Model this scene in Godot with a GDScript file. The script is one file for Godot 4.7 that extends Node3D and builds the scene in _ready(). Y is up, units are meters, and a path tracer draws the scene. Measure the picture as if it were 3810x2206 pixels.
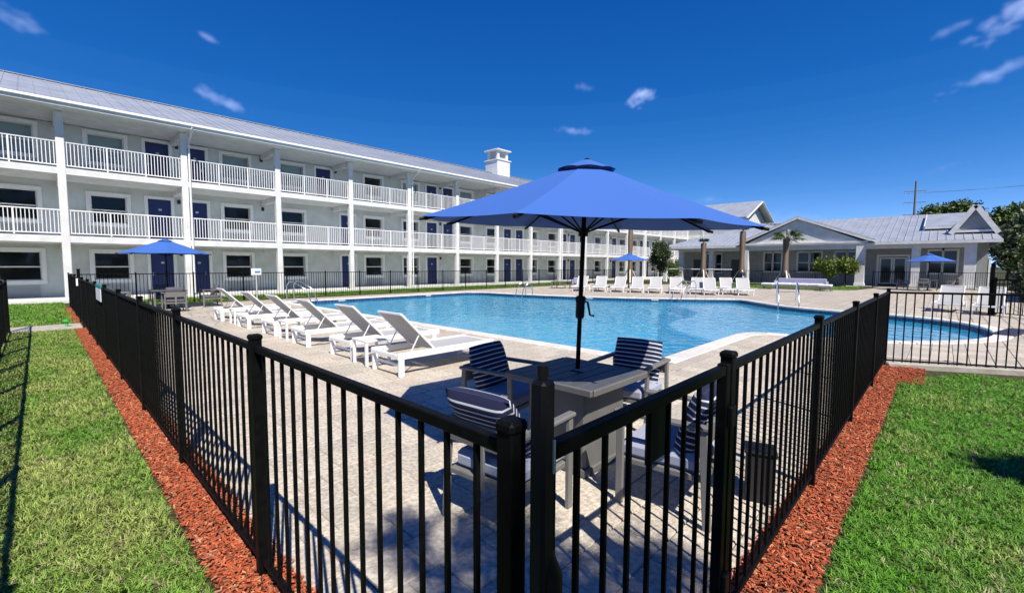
extends Node3D
# A hotel pool seen over the corner of its black fence. x runs along the hotel and the right-hand fence, -z along the left-hand fence.

var rng := RandomNumberGenerator.new()
var counts := {}
var mats := {}
var texs := {}
const SUN := Vector3(0.29, -1.0, -0.78)
const PITCH := 1.8956       # fence post spacing
const FX := 0.738           # plane of the left-hand fence
const FZ := -0.632          # plane of the right-hand fence
const FH := 1.272           # fence post height
const BAY := 4.149          # hotel bay
const COLX := 0.8304
const COLZ := -26.43
const WALLZ := -28.5
const FLOORS := [0.1, 2.74, 5.5]

# ---------------------------------------------------------------- mesh builder
class MB:
	var v := PackedVector3Array()
	var n := PackedVector3Array()
	var c := PackedColorArray()
	var t := PackedVector2Array()
	var i := PackedInt32Array()
	var col := Color.WHITE
	func vert(p: Vector3, nn: Vector3, uv := Vector2.ZERO) -> int:
		v.append(p); n.append(nn); c.append(col); t.append(uv)
		return v.size() - 1
	func face(pts: Array, out_from = null) -> void:   # flat convex polygon; turned away from out_from when that is given
		var nn: Vector3 = (pts[1] - pts[0]).cross(pts[2] - pts[0]).normalized()
		if out_from != null:
			var mid := Vector3.ZERO
			for p in pts: mid += p
			mid /= pts.size()
			if nn.dot(mid - out_from) < 0.0:
				pts = pts.duplicate(); pts.reverse(); nn = -nn
		var b := v.size()
		for p in pts: vert(p, nn)
		for k in range(1, pts.size() - 1):
			i.append_array(PackedInt32Array([b, b + k + 1, b + k]))
	func box(ce: Vector3, s: Vector3, ba := Basis.IDENTITY, bev := 0.0) -> MB:
		var h := s * 0.5
		if bev <= 0.0:
			for a in 3:
				for sg in [-1.0, 1.0]:
					var p := []
					for q in [[-1, -1], [1, -1], [1, 1], [-1, 1]]:
						var w := Vector3.ZERO
						w[a] = sg * h[a]; w[(a + 1) % 3] = q[0] * h[(a + 1) % 3]; w[(a + 2) % 3] = q[1] * h[(a + 2) % 3]
						p.append(ce + ba * w)
					face(p, ce)
			return self
		var g := func(sx, sy, sz, a):
			var w := Vector3(sx * (h.x - bev), sy * (h.y - bev), sz * (h.z - bev))
			w[a] = [sx, sy, sz][a] * h[a]
			return ce + ba * w
		for sx in [-1, 1]:
			for sy in [-1, 1]:
				for sz in [-1, 1]: face([g.call(sx, sy, sz, 0), g.call(sx, sy, sz, 1), g.call(sx, sy, sz, 2)], ce)
		for a in [-1, 1]:
			face([g.call(a, -1, -1, 0), g.call(a, 1, -1, 0), g.call(a, 1, 1, 0), g.call(a, -1, 1, 0)], ce)
			face([g.call(-1, a, -1, 1), g.call(1, a, -1, 1), g.call(1, a, 1, 1), g.call(-1, a, 1, 1)], ce)
			face([g.call(-1, -1, a, 2), g.call(1, -1, a, 2), g.call(1, 1, a, 2), g.call(-1, 1, a, 2)], ce)
			for b in [-1, 1]:
				face([g.call(a, b, -1, 0), g.call(a, b, 1, 0), g.call(a, b, 1, 1), g.call(a, b, -1, 1)], ce)
				face([g.call(-1, a, b, 1), g.call(1, a, b, 1), g.call(1, a, b, 2), g.call(-1, a, b, 2)], ce)
				face([g.call(a, -1, b, 0), g.call(a, 1, b, 0), g.call(a, 1, b, 2), g.call(a, -1, b, 2)], ce)
		return self
	func bar(a: Vector3, b: Vector3, w: float, d: float, bev := 0.0) -> MB:   # a box from a to b
		var y := (b - a).normalized()
		var x := y.cross(Vector3.UP if absf(y.y) < 0.95 else Vector3.BACK).normalized()
		return box((a + b) * 0.5, Vector3(w, a.distance_to(b), d), Basis(x, y, x.cross(y)), bev)
	func tube(path: Array, r, seg := 8, caps := true) -> MB:   # r is a number or one radius for each point
		var rings := []
		var side := Vector3.ZERO
		for k in path.size():
			var d: Vector3 = (path[mini(k + 1, path.size() - 1)] - path[maxi(k - 1, 0)]).normalized()
			if side == Vector3.ZERO: side = d.cross(Vector3.UP if absf(d.y) < 0.9 else Vector3.RIGHT).normalized()
			side = (side - d * side.dot(d)).normalized()
			var up := d.cross(side)
			var rr: float = r[k] if r is Array else r
			var ring := []
			for s in seg:
				var an := TAU * s / seg
				var o := side * cos(an) + up * sin(an)
				ring.append(vert(path[k] + o * rr, o))
			rings.append(ring)
		for k in path.size() - 1:
			for s in seg:
				var s2 := (s + 1) % seg
				i.append_array(PackedInt32Array([rings[k][s], rings[k + 1][s], rings[k + 1][s2], rings[k][s], rings[k + 1][s2], rings[k][s2]]))
		if caps:
			for e in [0, path.size() - 1]:
				var p := []
				for s in seg: p.append(v[rings[e][s]])
				var inside: Vector3 = path[1] if e == 0 else path[path.size() - 2]
				if p[0].distance_to(p[1]) > 1e-5: face(p, inside)
		return self
	func sheet(rows: Array, flip := false) -> MB:   # a smooth grid of points, normals from its neighbours
		var m := rows.size()
		var w: int = rows[0].size()
		var b := v.size()
		for y in m:
			for x in w:
				var du: Vector3 = rows[y][mini(x + 1, w - 1)] - rows[y][maxi(x - 1, 0)]
				var dv: Vector3 = rows[mini(y + 1, m - 1)][x] - rows[maxi(y - 1, 0)][x]
				var nn := du.cross(dv).normalized()
				vert(rows[y][x], -nn if flip else nn, Vector2(float(x) / (w - 1), float(y) / (m - 1)))
		for y in m - 1:
			for x in w - 1:
				var a := b + y * w + x
				if flip: i.append_array(PackedInt32Array([a, a + 1, a + w + 1, a, a + w + 1, a + w]))
				else: i.append_array(PackedInt32Array([a, a + w + 1, a + 1, a, a + w, a + w + 1]))
		return self
	func flat(poly: PackedVector2Array, y: float) -> MB:   # polygon in (x, z) laid at height y, facing up
		var tri := Geometry2D.triangulate_polygon(poly)
		var b := v.size()
		for p in poly: vert(Vector3(p.x, y, p.y), Vector3.UP, p)
		for k in range(0, tri.size(), 3):
			var a := poly[tri[k]]; var q := poly[tri[k + 1]]; var r := poly[tri[k + 2]]
			if (q - a).cross(r - a) > 0.0: i.append_array(PackedInt32Array([b + tri[k], b + tri[k + 1], b + tri[k + 2]]))
			else: i.append_array(PackedInt32Array([b + tri[k], b + tri[k + 2], b + tri[k + 1]]))
		return self
	func done(m: Material) -> ArrayMesh:
		var ar := []
		ar.resize(Mesh.ARRAY_MAX)
		ar[Mesh.ARRAY_VERTEX] = v; ar[Mesh.ARRAY_NORMAL] = n; ar[Mesh.ARRAY_COLOR] = c; ar[Mesh.ARRAY_TEX_UV] = t; ar[Mesh.ARRAY_INDEX] = i
		var me := ArrayMesh.new()
		me.add_surface_from_arrays(Mesh.PRIMITIVE_TRIANGLES, ar)
		me.surface_set_material(0, m)
		return me

# ---------------------------------------------------------------- naming, tagging, parenting
func put(o: Node, called: String, parent: Node = self) -> void:
	var key := str(parent.get_instance_id()) + called
	var k: int = counts.get(key, 0)
	counts[key] = k + 1
	o.name = called if k == 0 else "%s_%03d" % [called, k]
	parent.add_child(o, true)

func thing(called: String, label: String, category: String, at := Vector3.ZERO, turn := 0.0, group := "") -> Node3D:
	var o := Node3D.new()
	put(o, called)
	o.position = at; o.rotation.y = turn
	tag(o, label, category, group)
	return o

func tag(o: Node, label: String, category: String, group := "") -> void:
	o.set_meta("label", label); o.set_meta("category", category)
	if group != "": o.set_meta("group", group)

func part(parent: Node, called: String, mesh: Mesh, at := Vector3.ZERO, turn := 0.0) -> MeshInstance3D:
	var o := MeshInstance3D.new()
	o.mesh = mesh
	put(o, called, parent)
	o.position = at; o.rotation.y = turn
	return o

func pivot(parent: Node, called: String, at := Vector3.ZERO) -> Node3D:
	var o := Node3D.new()
	put(o, called, parent)
	o.position = at
	return o

func structure(called: String, mesh: Mesh, parent: Node = self) -> MeshInstance3D:
	var o := part(parent, called, mesh)
	if parent == self: o.set_meta("kind", "structure")
	return o

func copy(o: Node3D, called: String, label: String, at: Vector3, turn: float) -> Node3D:
	var r: Node3D = o.duplicate()
	put(r, called)
	r.position = at; r.rotation.y = turn
	r.set_meta("label", label)
	return r

# ---------------------------------------------------------------- materials
func noise_tex(key: String, freq: float, lo: float, hi: float, size := 256, tint_a := Color.WHITE, tint_b := Color.WHITE, kind := FastNoiseLite.TYPE_SIMPLEX_SMOOTH, octaves := 4) -> ImageTexture:
	if texs.has(key): return texs[key]
	var f := FastNoiseLite.new()
	f.seed = hash(key) % 1000; f.frequency = freq; f.noise_type = kind; f.fractal_octaves = octaves
	var im := f.get_seamless_image(size, size)
	im.convert(Image.FORMAT_RGB8)
	for y in size:
		for x in size:
			var g := lerpf(lo, hi, im.get_pixel(x, y).r)
			im.set_pixel(x, y, tint_a.lerp(tint_b, clampf((g - lo) / maxf(hi - lo, 0.001), 0, 1)) * Color(g, g, g))
	im.generate_mipmaps()
	texs[key] = ImageTexture.create_from_image(im)
	return texs[key]

func mat(key: String, lin: Color, rough := 0.7, more := {}) -> StandardMaterial3D:   # lin: linear base colour
	if mats.has(key): return mats[key]
	var m := StandardMaterial3D.new()
	m.resource_name = key
	var s := Color(lin.r, lin.g, lin.b).linear_to_srgb()
	s.a = lin.a
	m.albedo_color = s
	m.roughness = rough
	if more.has("tex"):
		m.albedo_texture = more.tex
		m.uv1_triplanar = true; m.uv1_world_triplanar = true
		var k: float = more.get("scale", 1.0)
		m.uv1_scale = Vector3(k, k, k)
	if more.has("uvtex"): m.albedo_texture = more.uvtex
	if more.has("bump"):
		m.heightmap_enabled = true; m.heightmap_texture = more.bump; m.heightmap_scale = more.get("depth", 1.0)
		if not more.has("uvtex"):
			m.uv1_triplanar = true; m.uv1_world_triplanar = true
			var k2: float = more.get("scale", 1.0)
			m.uv1_scale = Vector3(k2, k2, k2)
	if more.has("metal"): m.metallic = more.metal
	if more.has("spec"): m.metallic_specular = more.spec
	if more.has("vcol"): m.vertex_color_use_as_albedo = true
	if more.has("back"):
		m.backlight_enabled = true; m.backlight = more.back
	if more.has("glass"):
		m.transparency = BaseMaterial3D.TRANSPARENCY_ALPHA
	if more.has("rim"):
		m.rim_enabled = true; m.rim = more.rim; m.rim_tint = 0.5
	m.cull_mode = BaseMaterial3D.CULL_DISABLED if more.has("both") else BaseMaterial3D.CULL_BACK
	mats[key] = m
	return m

func make_materials() -> void:
	var fine := noise_tex("fine", 0.05, 0.86, 1.0)
	var soft := noise_tex("soft", 0.012, 0.9, 1.0)
	var rough_n := noise_tex("rough", 0.09, 0.0, 1.0, 256)
	mat("white_paint", Color(0.75, 0.765, 0.77), 0.55, {tex = soft, scale = 0.5, bump = rough_n, depth = 0.15})
	mat("wall_grey", Color(0.63, 0.66, 0.67), 0.85, {tex = noise_tex("wallpatch", 0.01, 0.9, 1.0, 256, Color(1, 1, 0.97), Color(0.98, 1, 1)), scale = 0.4, bump = rough_n, depth = 0.3})
	mat("trim_white", Color(0.78, 0.8, 0.8), 0.5)
	mat("door_blue", Color(0.014, 0.03, 0.135), 0.4, {tex = soft, scale = 0.7})
	mat("black_metal", Color(0.0065, 0.007, 0.0075), 0.48, {spec = 0.18, tex = noise_tex("dust", 0.03, 0.7, 1.0), scale = 1.5})
	mat("black_plastic", Color(0.009, 0.009, 0.01), 0.5, {spec = 0.3})
	mat("lamp_black", Color(0.02, 0.02, 0.022), 0.5)
	mat("glass", Color(0.02, 0.03, 0.03, 0.1), 0.04, {glass = true, spec = 0.3})
	mat("room_wall", Color(0.5, 0.48, 0.45), 0.9)
	mat("carpet", Color(0.12, 0.13, 0.16), 0.95)
	mat("doorway_shade", Color(0.045, 0.05, 0.055), 0.5)  # flat dark colour stands in for the dimness inside the clubhouse openings
	mat("blind_teal", Color(0.36, 0.5, 0.53), 0.8)
	mat("grille", Color(0.42, 0.45, 0.47), 0.6)
	mat("roof_metal", Color(0.42, 0.46, 0.53), 0.42, {metal = 0.2, tex = noise_tex("roofsheen", 0.01, 0.86, 1.0), scale = 0.3})
	mat("concrete", Color(0.52, 0.5, 0.46), 0.9, {tex = noise_tex("conc", 0.03, 0.8, 1.0, 256, Color(0.95, 0.93, 0.9), Color.WHITE), scale = 0.6, bump = rough_n, depth = 0.4})
	mat("plinth_white", Color(0.72, 0.73, 0.7), 0.8, {tex = fine, scale = 0.7})
	mat("paver", Color(0.96, 0.96, 0.96), 0.82, {vcol = true, tex = noise_tex("paverstone", 0.03, 0.78, 1.0, 512, Color(0.93, 0.9, 0.86), Color.WHITE), scale = 1.3, bump = noise_tex("paverbump", 0.06, 0.0, 1.0, 512), depth = 0.4})
	mat("joint_sand", Color(0.33, 0.3, 0.26), 0.95, {tex = fine, scale = 3.0})
	mat("coping", Color(0.66, 0.64, 0.6), 0.7, {vcol = true, tex = noise_tex("copingstone", 0.03, 0.86, 1.0), scale = 1.0})
	mat("grass_soil", Color(0.1, 0.11, 0.032), 0.95, {tex = noise_tex("soil", 0.035, 0.45, 1.0, 512, Color(0.95, 0.8, 0.6), Color(0.9, 1, 0.8)), scale = 0.7, bump = rough_n, depth = 3.0})
	mat("blade", Color(0.95, 0.95, 0.95), 0.6, {vcol = true, back = Color(0.25, 0.35, 0.08), both = true})
	mat("mulch_bed", Color(0.16, 0.045, 0.022), 0.95, {tex = noise_tex("mulchbase", 0.06, 0.3, 1.0, 256), scale = 1.5, bump = rough_n, depth = 2.0})
	mat("mulch_chip", Color(0.95, 0.95, 0.95), 0.85, {vcol = true, tex = noise_tex("chipgrain", 0.08, 0.7, 1.0), scale = 9.0})
	mat("plaster", Color(0.1, 0.6, 0.84), 0.8, {tex = noise_tex("plastermottle", 0.03, 0.76, 1.0), scale = 0.3})  # the mottle in this colour stands in for rippling light on the pool floor
	mat("shelf_plaster", Color(0.62, 0.79, 0.9), 0.8, {tex = noise_tex("plastermottle2", 0.02, 0.88, 1.0), scale = 0.35})
	mat("tile_navy", Color(0.95, 0.95, 0.95), 0.25, {vcol = true})
	var wn := noise_tex("ripple", 0.018, 0.0, 1.0, 512, Color.WHITE, Color.WHITE, FastNoiseLite.TYPE_SIMPLEX_SMOOTH, 4)
	mat("water", Color(0.012, 0.43, 0.74, 0.5), 0.03, {glass = true, spec = 0.44, bump = wn, depth = 3.5, scale = 0.2})
	mat("canopy_blue", Color(0.04, 0.135, 0.48), 0.85, {tex = noise_tex("weave", 0.12, 0.92, 1.0), scale = 3.0, both = true, back = Color(0.02, 0.05, 0.16)})
	mat("sling", Color(0.47, 0.48, 0.49), 0.8, {tex = noise_tex("slingweave", 0.15, 0.85, 1.0), scale = 4.0, both = true})
	mat("white_alu", Color(0.82, 0.83, 0.84), 0.4)
	mat("grey_alu", Color(0.16, 0.16, 0.155), 0.5)
	mat("table_grey", Color(0.085, 0.092, 0.105), 0.55, {tex = soft, scale = 1.5})
	mat("table_base", Color(0.14, 0.14, 0.138), 0.6, {tex = soft, scale = 1.0})
	mat("cushion_navy", Color(0.3, 0.33, 0.43), 0.95)
	mat("cushion_dark", Color(0.09, 0.09, 0.11), 0.95)
	mat("cushion_white", Color(0.72, 0.72, 0.75), 0.95)
	mat("cushion_lilac", Color(0.27, 0.28, 0.42), 0.95)
	mat("stripe", Color(0.95, 0.95, 0.95), 0.95, {uvtex = stripe_tex()})
	mat("chrome", Color(0.75, 0.76, 0.78), 0.15, {metal = 1.0})
	mat("bark", Color(0.16, 0.12, 0.09), 0.95, {tex = noise_tex("barkn", 0.05, 0.5, 1.0), scale = 2.0, bump = rough_n, depth = 4.0})
	mat("palm_bark", Color(0.42, 0.33, 0.26), 0.95, {vcol = true, tex = noise_tex("palmbark", 0.06, 0.55, 1.0), scale = 2.0})
	mat("leaf", Color(0.95, 0.95, 0.95), 0.55, {vcol = true, both = true, back = Color(0.2, 0.3, 0.06)})
	mat("timber_white", Color(0.72, 0.7, 0.66), 0.8)
	mat("siding", Color(0.36, 0.38, 0.39), 0.8, {tex = soft, scale = 0.5})
	mat("wood_pole", Color(0.16, 0.15, 0.15), 0.9)
	mat("green_plastic", Color(0.06, 0.42, 0.08), 0.5)
	mat("teal_cloth", Color(0.02, 0.2, 0.22), 0.9)
	mat("shadow_navy", Color(0.02, 0.025, 0.06), 0.8)  # shadow tone painted on the slab at the shallow end
	mat("sign_blue", Color(0.08, 0.2, 0.5), 0.5)

func stripe_tex() -> ImageTexture:
	var im := Image.create(64, 512, false, Image.FORMAT_RGB8)
	for y in 512:
		var ph := fmod(y / 512.0 * 11.0, 1.0)
		for x in 64:
			var w := 0.92 + 0.08 * sin(x * 1.7 + y * 2.3)
			im.set_pixel(x, y, Color(0.84, 0.87, 0.9) * w if ph < 0.27 else Color(0.105, 0.14, 0.29) * w)
	im.generate_mipmaps()
	return ImageTexture.create_from_image(im)

# ---------------------------------------------------------------- camera, sky, sun
func make_view() -> void:
	var cam := Camera3D.new()
	cam.name = "camera"
	var yaw := 0.7623; var pit := 0.0701; var roll := 0.0041
	var f := Vector3(cos(pit) * cos(yaw), -sin(pit), -cos(pit) * sin(yaw))
	var r0 := Vector3(sin(yaw), 0, cos(yaw))
	var u0 := r0.cross(f)
	var r := r0 * cos(roll) + u0 * sin(roll)
	var u := u0 * cos(roll) - r0 * sin(roll)
	cam.transform = Transform3D(Basis(r, u, -f), Vector3(0, 1.62, 0))
	cam.fov = 66.53
	cam.near = 0.05
	cam.far = 3000.0
	cam.current = true
	add_child(cam)
	var sky := ProceduralSkyMaterial.new()
	sky.sky_top_color = Color(0.0, 0.205, 0.49)
	sky.sky_horizon_color = Color(0.17, 0.485, 0.775)
	sky.sky_curve = 0.2
	sky.ground_bottom_color = Color(0.2, 0.22, 0.16)
	sky.ground_horizon_color = Color(0.34, 0.42, 0.46)
	sky.ground_curve = 0.05
	sky.sun_angle_max = 1.0
	sky.sky_cover = clouds()
	sky.sky_cover_modulate = Color(1, 1, 1, 1)
	var env := Environment.new()
	env.background_mode = Environment.BG_SKY
	env.sky = Sky.new()
	env.sky.sky_material = sky
	env.tonemap_mode = Environment.TONE_MAPPER_LINEAR
	env.tonemap_exposure = 1.66
	env.sdfgi_enabled = true; env.ssao_enabled = true; env.ssil_enabled = true
	var we := WorldEnvironment.new()
	we.name = "environment"
	we.environment = env
	add_child(we)
	var sun := DirectionalLight3D.new()
	sun.name = "sun"
	sun.light_color = Color(1.0, 0.965, 0.91)
	sun.light_energy = 1.34
	sun.light_angular_distance = 0.5
	sun.shadow_enabled = true
	sun.basis = Basis.looking_at(SUN.normalized(), Vector3.UP)
	add_child(sun)

func clouds() -> ImageTexture:
	# wisps of cloud as [azimuth from -z towards +x, height above the horizon, width, height, strength, tilt], degrees
	var list := [[61.6, 19.3, 1.15, 0.85, 0.95, 0.2], [14.2, 16.6, 2.1, 0.55, 0.5, -0.3], [54.0, 16.1, 2.0, 0.35, 0.38, -0.1], [54.9, 20.8, 0.9, 0.3, 0.25, -0.1], [-0.4, 19.6, 1.3, 0.7, 0.35, -0.2], [12.9, 22.1, 0.8, 0.3, 0.4, -0.35],
		[93.4, 20.3, 2.1, 1.0, 0.7, 0.4], [92.4, 16.2, 2.6, 0.5, 0.45, 0.3], [89.4, 20.3, 1.2, 0.35, 0.35, 0.25], [89.4, 9.0, 1.1, 0.25, 0.2, 0.2], [69.4, 7.6, 1.1, 0.35, 0.3, 0.0], [77, 5.0, 3.0, 0.6, 0.3, 0.0]]
	var g := RandomNumberGenerator.new()
	g.seed = 11
	for k in 46:   # the same scattering of small wisps goes on round the rest of the sky
		list.append([g.randf_range(104, 348), g.randf_range(4, 60), g.randf_range(1.2, 4.5), g.randf_range(0.4, 1.4), g.randf_range(0.25, 0.9), g.randf_range(-0.3, 0.3)])
	var w := 2048; var h := 1024
	var im := Image.create(w, h, false, Image.FORMAT_RGBA8)
	for y in h:   # pale haze low over the horizon, all the way round
		var el0 := 90.0 - 180.0 * (y + 0.5) / h
		var hz := 0.72 * exp(-maxf(el0, 0.0) / 3.6) if el0 > -1.0 else 0.0
		im.fill_rect(Rect2i(0, y, w, 1), Color(0.78, 0.86, 0.93, hz))
	var f := FastNoiseLite.new()
	f.seed = 5; f.frequency = 0.05; f.fractal_octaves = 5
	for cl in list:
		var az: float = cl[0]; var el: float = cl[1]
		var cx := az / 360.0 * w; var cy := (0.5 - el / 180.0) * h
		var rx: float = cl[2] / 360.0 * w / cos(deg_to_rad(el)); var ry: float = cl[3] / 180.0 * h
		for y in range(int(cy - ry * 2.6 - rx * 0.5), int(cy + ry * 2.6 + rx * 0.5) + 1):
			if y < 0 or y >= h: continue
			for x in range(int(cx - rx * 2.0), int(cx + rx * 2.0) + 1):
				var dx := (x - cx) / rx
				var dy := (y - cy + (x - cx) * float(cl[5])) / ry
				var d := dx * dx + dy * dy
				if d > 4.0: continue
				var no := f.get_noise_2d(x * 1.6, y * 3.0) * 0.6 + f.get_noise_2d(x * 4.0 + 90.0, y * 6.0) * 0.25
				var a := clampf((1.0 - sqrt(d) * 0.85 + no * 1.25) * 0.7, 0.0, 1.0) * float(cl[4]) * 0.6
				if a <= 0.003: continue
				var px := posmod(x, w)
				var old := im.get_pixel(px, y).a
				im.set_pixel(px, y, Color(0.86, 0.88, 0.97, maxf(a, old)))
	return ImageTexture.create_from_image(im)

# ---------------------------------------------------------------- ground, pool, deck
func pool_outline() -> PackedVector2Array:
	var straight := [Vector2(11.3, -3.45), Vector2(7.2, -3.45), Vector2(7.2, -20.25), Vector2(17.3, -20.25)]
	var soft := [Vector2(17.3, -20.25), Vector2(18.0, -19.6), Vector2(18.15, -17.4), Vector2(18.6, -15.6), Vector2(19.15, -13.8), Vector2(20.0, -11.6), Vector2(21.6, -9.2), Vector2(22.8, -7.7), Vector2(23.1, -7.1), Vector2(22.8, -6.6), Vector2(21.8, -5.8), Vector2(20.6, -4.6), Vector2(19.95, -3.3), Vector2(19.7, -1.4), Vector2(19.2, -0.4), Vector2(18.4, 0.5), Vector2(17.0, 0.98), Vector2(15.4, 0.98), Vector2(14.2, 0.58), Vector2(13.4, 0.02), Vector2(12.55, -0.85), Vector2(12.15, -2.0), Vector2(12.12, -2.85), Vector2(11.95, -3.3), Vector2(11.3, -3.45)]
	for it in 2:   # round the free-form side
		var s2 := [soft[0]]
		for k in soft.size() - 1:
			s2.append(soft[k].lerp(soft[k + 1], 0.25)); s2.append(soft[k].lerp(soft[k + 1], 0.75))
		s2.append(soft[soft.size() - 1])
		soft = s2
	var p := PackedVector2Array()
	for q in straight: p.append(q)
	for k in range(1, soft.size() - 1): p.append(soft[k])
	return p

func cut_sheet(mb: MB, rect: Rect2, hole: PackedVector2Array, y: float, split := 13.0) -> void:
	for half in [Rect2(rect.position.x, rect.position.y, split - rect.position.x, rect.size.y), Rect2(split, rect.position.y, rect.end.x - split, rect.size.y)]:
		var q := PackedVector2Array([half.position, Vector2(half.end.x, half.position.y), half.end, Vector2(half.position.x, half.end.y)])
		for g in Geometry2D.clip_polygons(q, hole): mb.flat(g, y)

func wall_ring(mb: MB, p: PackedVector2Array, y0: float, y1: float) -> void:   # faces look into the outline
	for k in p.size():
		var a := p[k]; var b := p[(k + 1) % p.size()]
		if a.distance_to(b) < 0.0005: continue
		var inw := (b - a).orthogonal().normalized()
		var m2 := (a + b) * 0.5
		if not Geometry2D.is_point_in_polygon(m2 + inw * 0.02, p): inw = -inw
		var mid := Vector3(m2.x, (y0 + y1) * 0.5, m2.y)
		mb.face([Vector3(a.x, y0, a.y), Vector3(b.x, y0, b.y), Vector3(b.x, y1, b.y), Vector3(a.x, y1, a.y)], mid - Vector3(inw.x, 0, inw.y))

func grow(p: PackedVector2Array, d: float) -> PackedVector2Array:
	return Geometry2D.offset_polygon(p, d, Geometry2D.JOIN_MITER)[0]

func make_ground() -> void:
	var pool := pool_outline()
	var g := MB.new()
	cut_sheet(g, Rect2(-600, -700, 1500, 1300), grow(pool, 0.02), -0.03)
	structure("ground", g.done(mats["grass_soil"]))
	# concrete walk that crosses the corridor to the side gate
	var wk := structure("footpath", MB.new().box(Vector3(-4.4, -0.01, -16.1), Vector3(10.2, 0.06, 1.05), Basis.IDENTITY, 0.01).done(mats["concrete"]))
	wk.set_meta("label", "pale concrete path crossing the grass corridor")
	# drive between the hotel and the clubhouse
	structure("driveway", MB.new().flat(PackedVector2Array([Vector2(47.0, -25.9), Vector2(62.5, -25.9), Vector2(62.5, -21.0), Vector2(47.0, -21.0)]), -0.012).done(mats["concrete"]))

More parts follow.
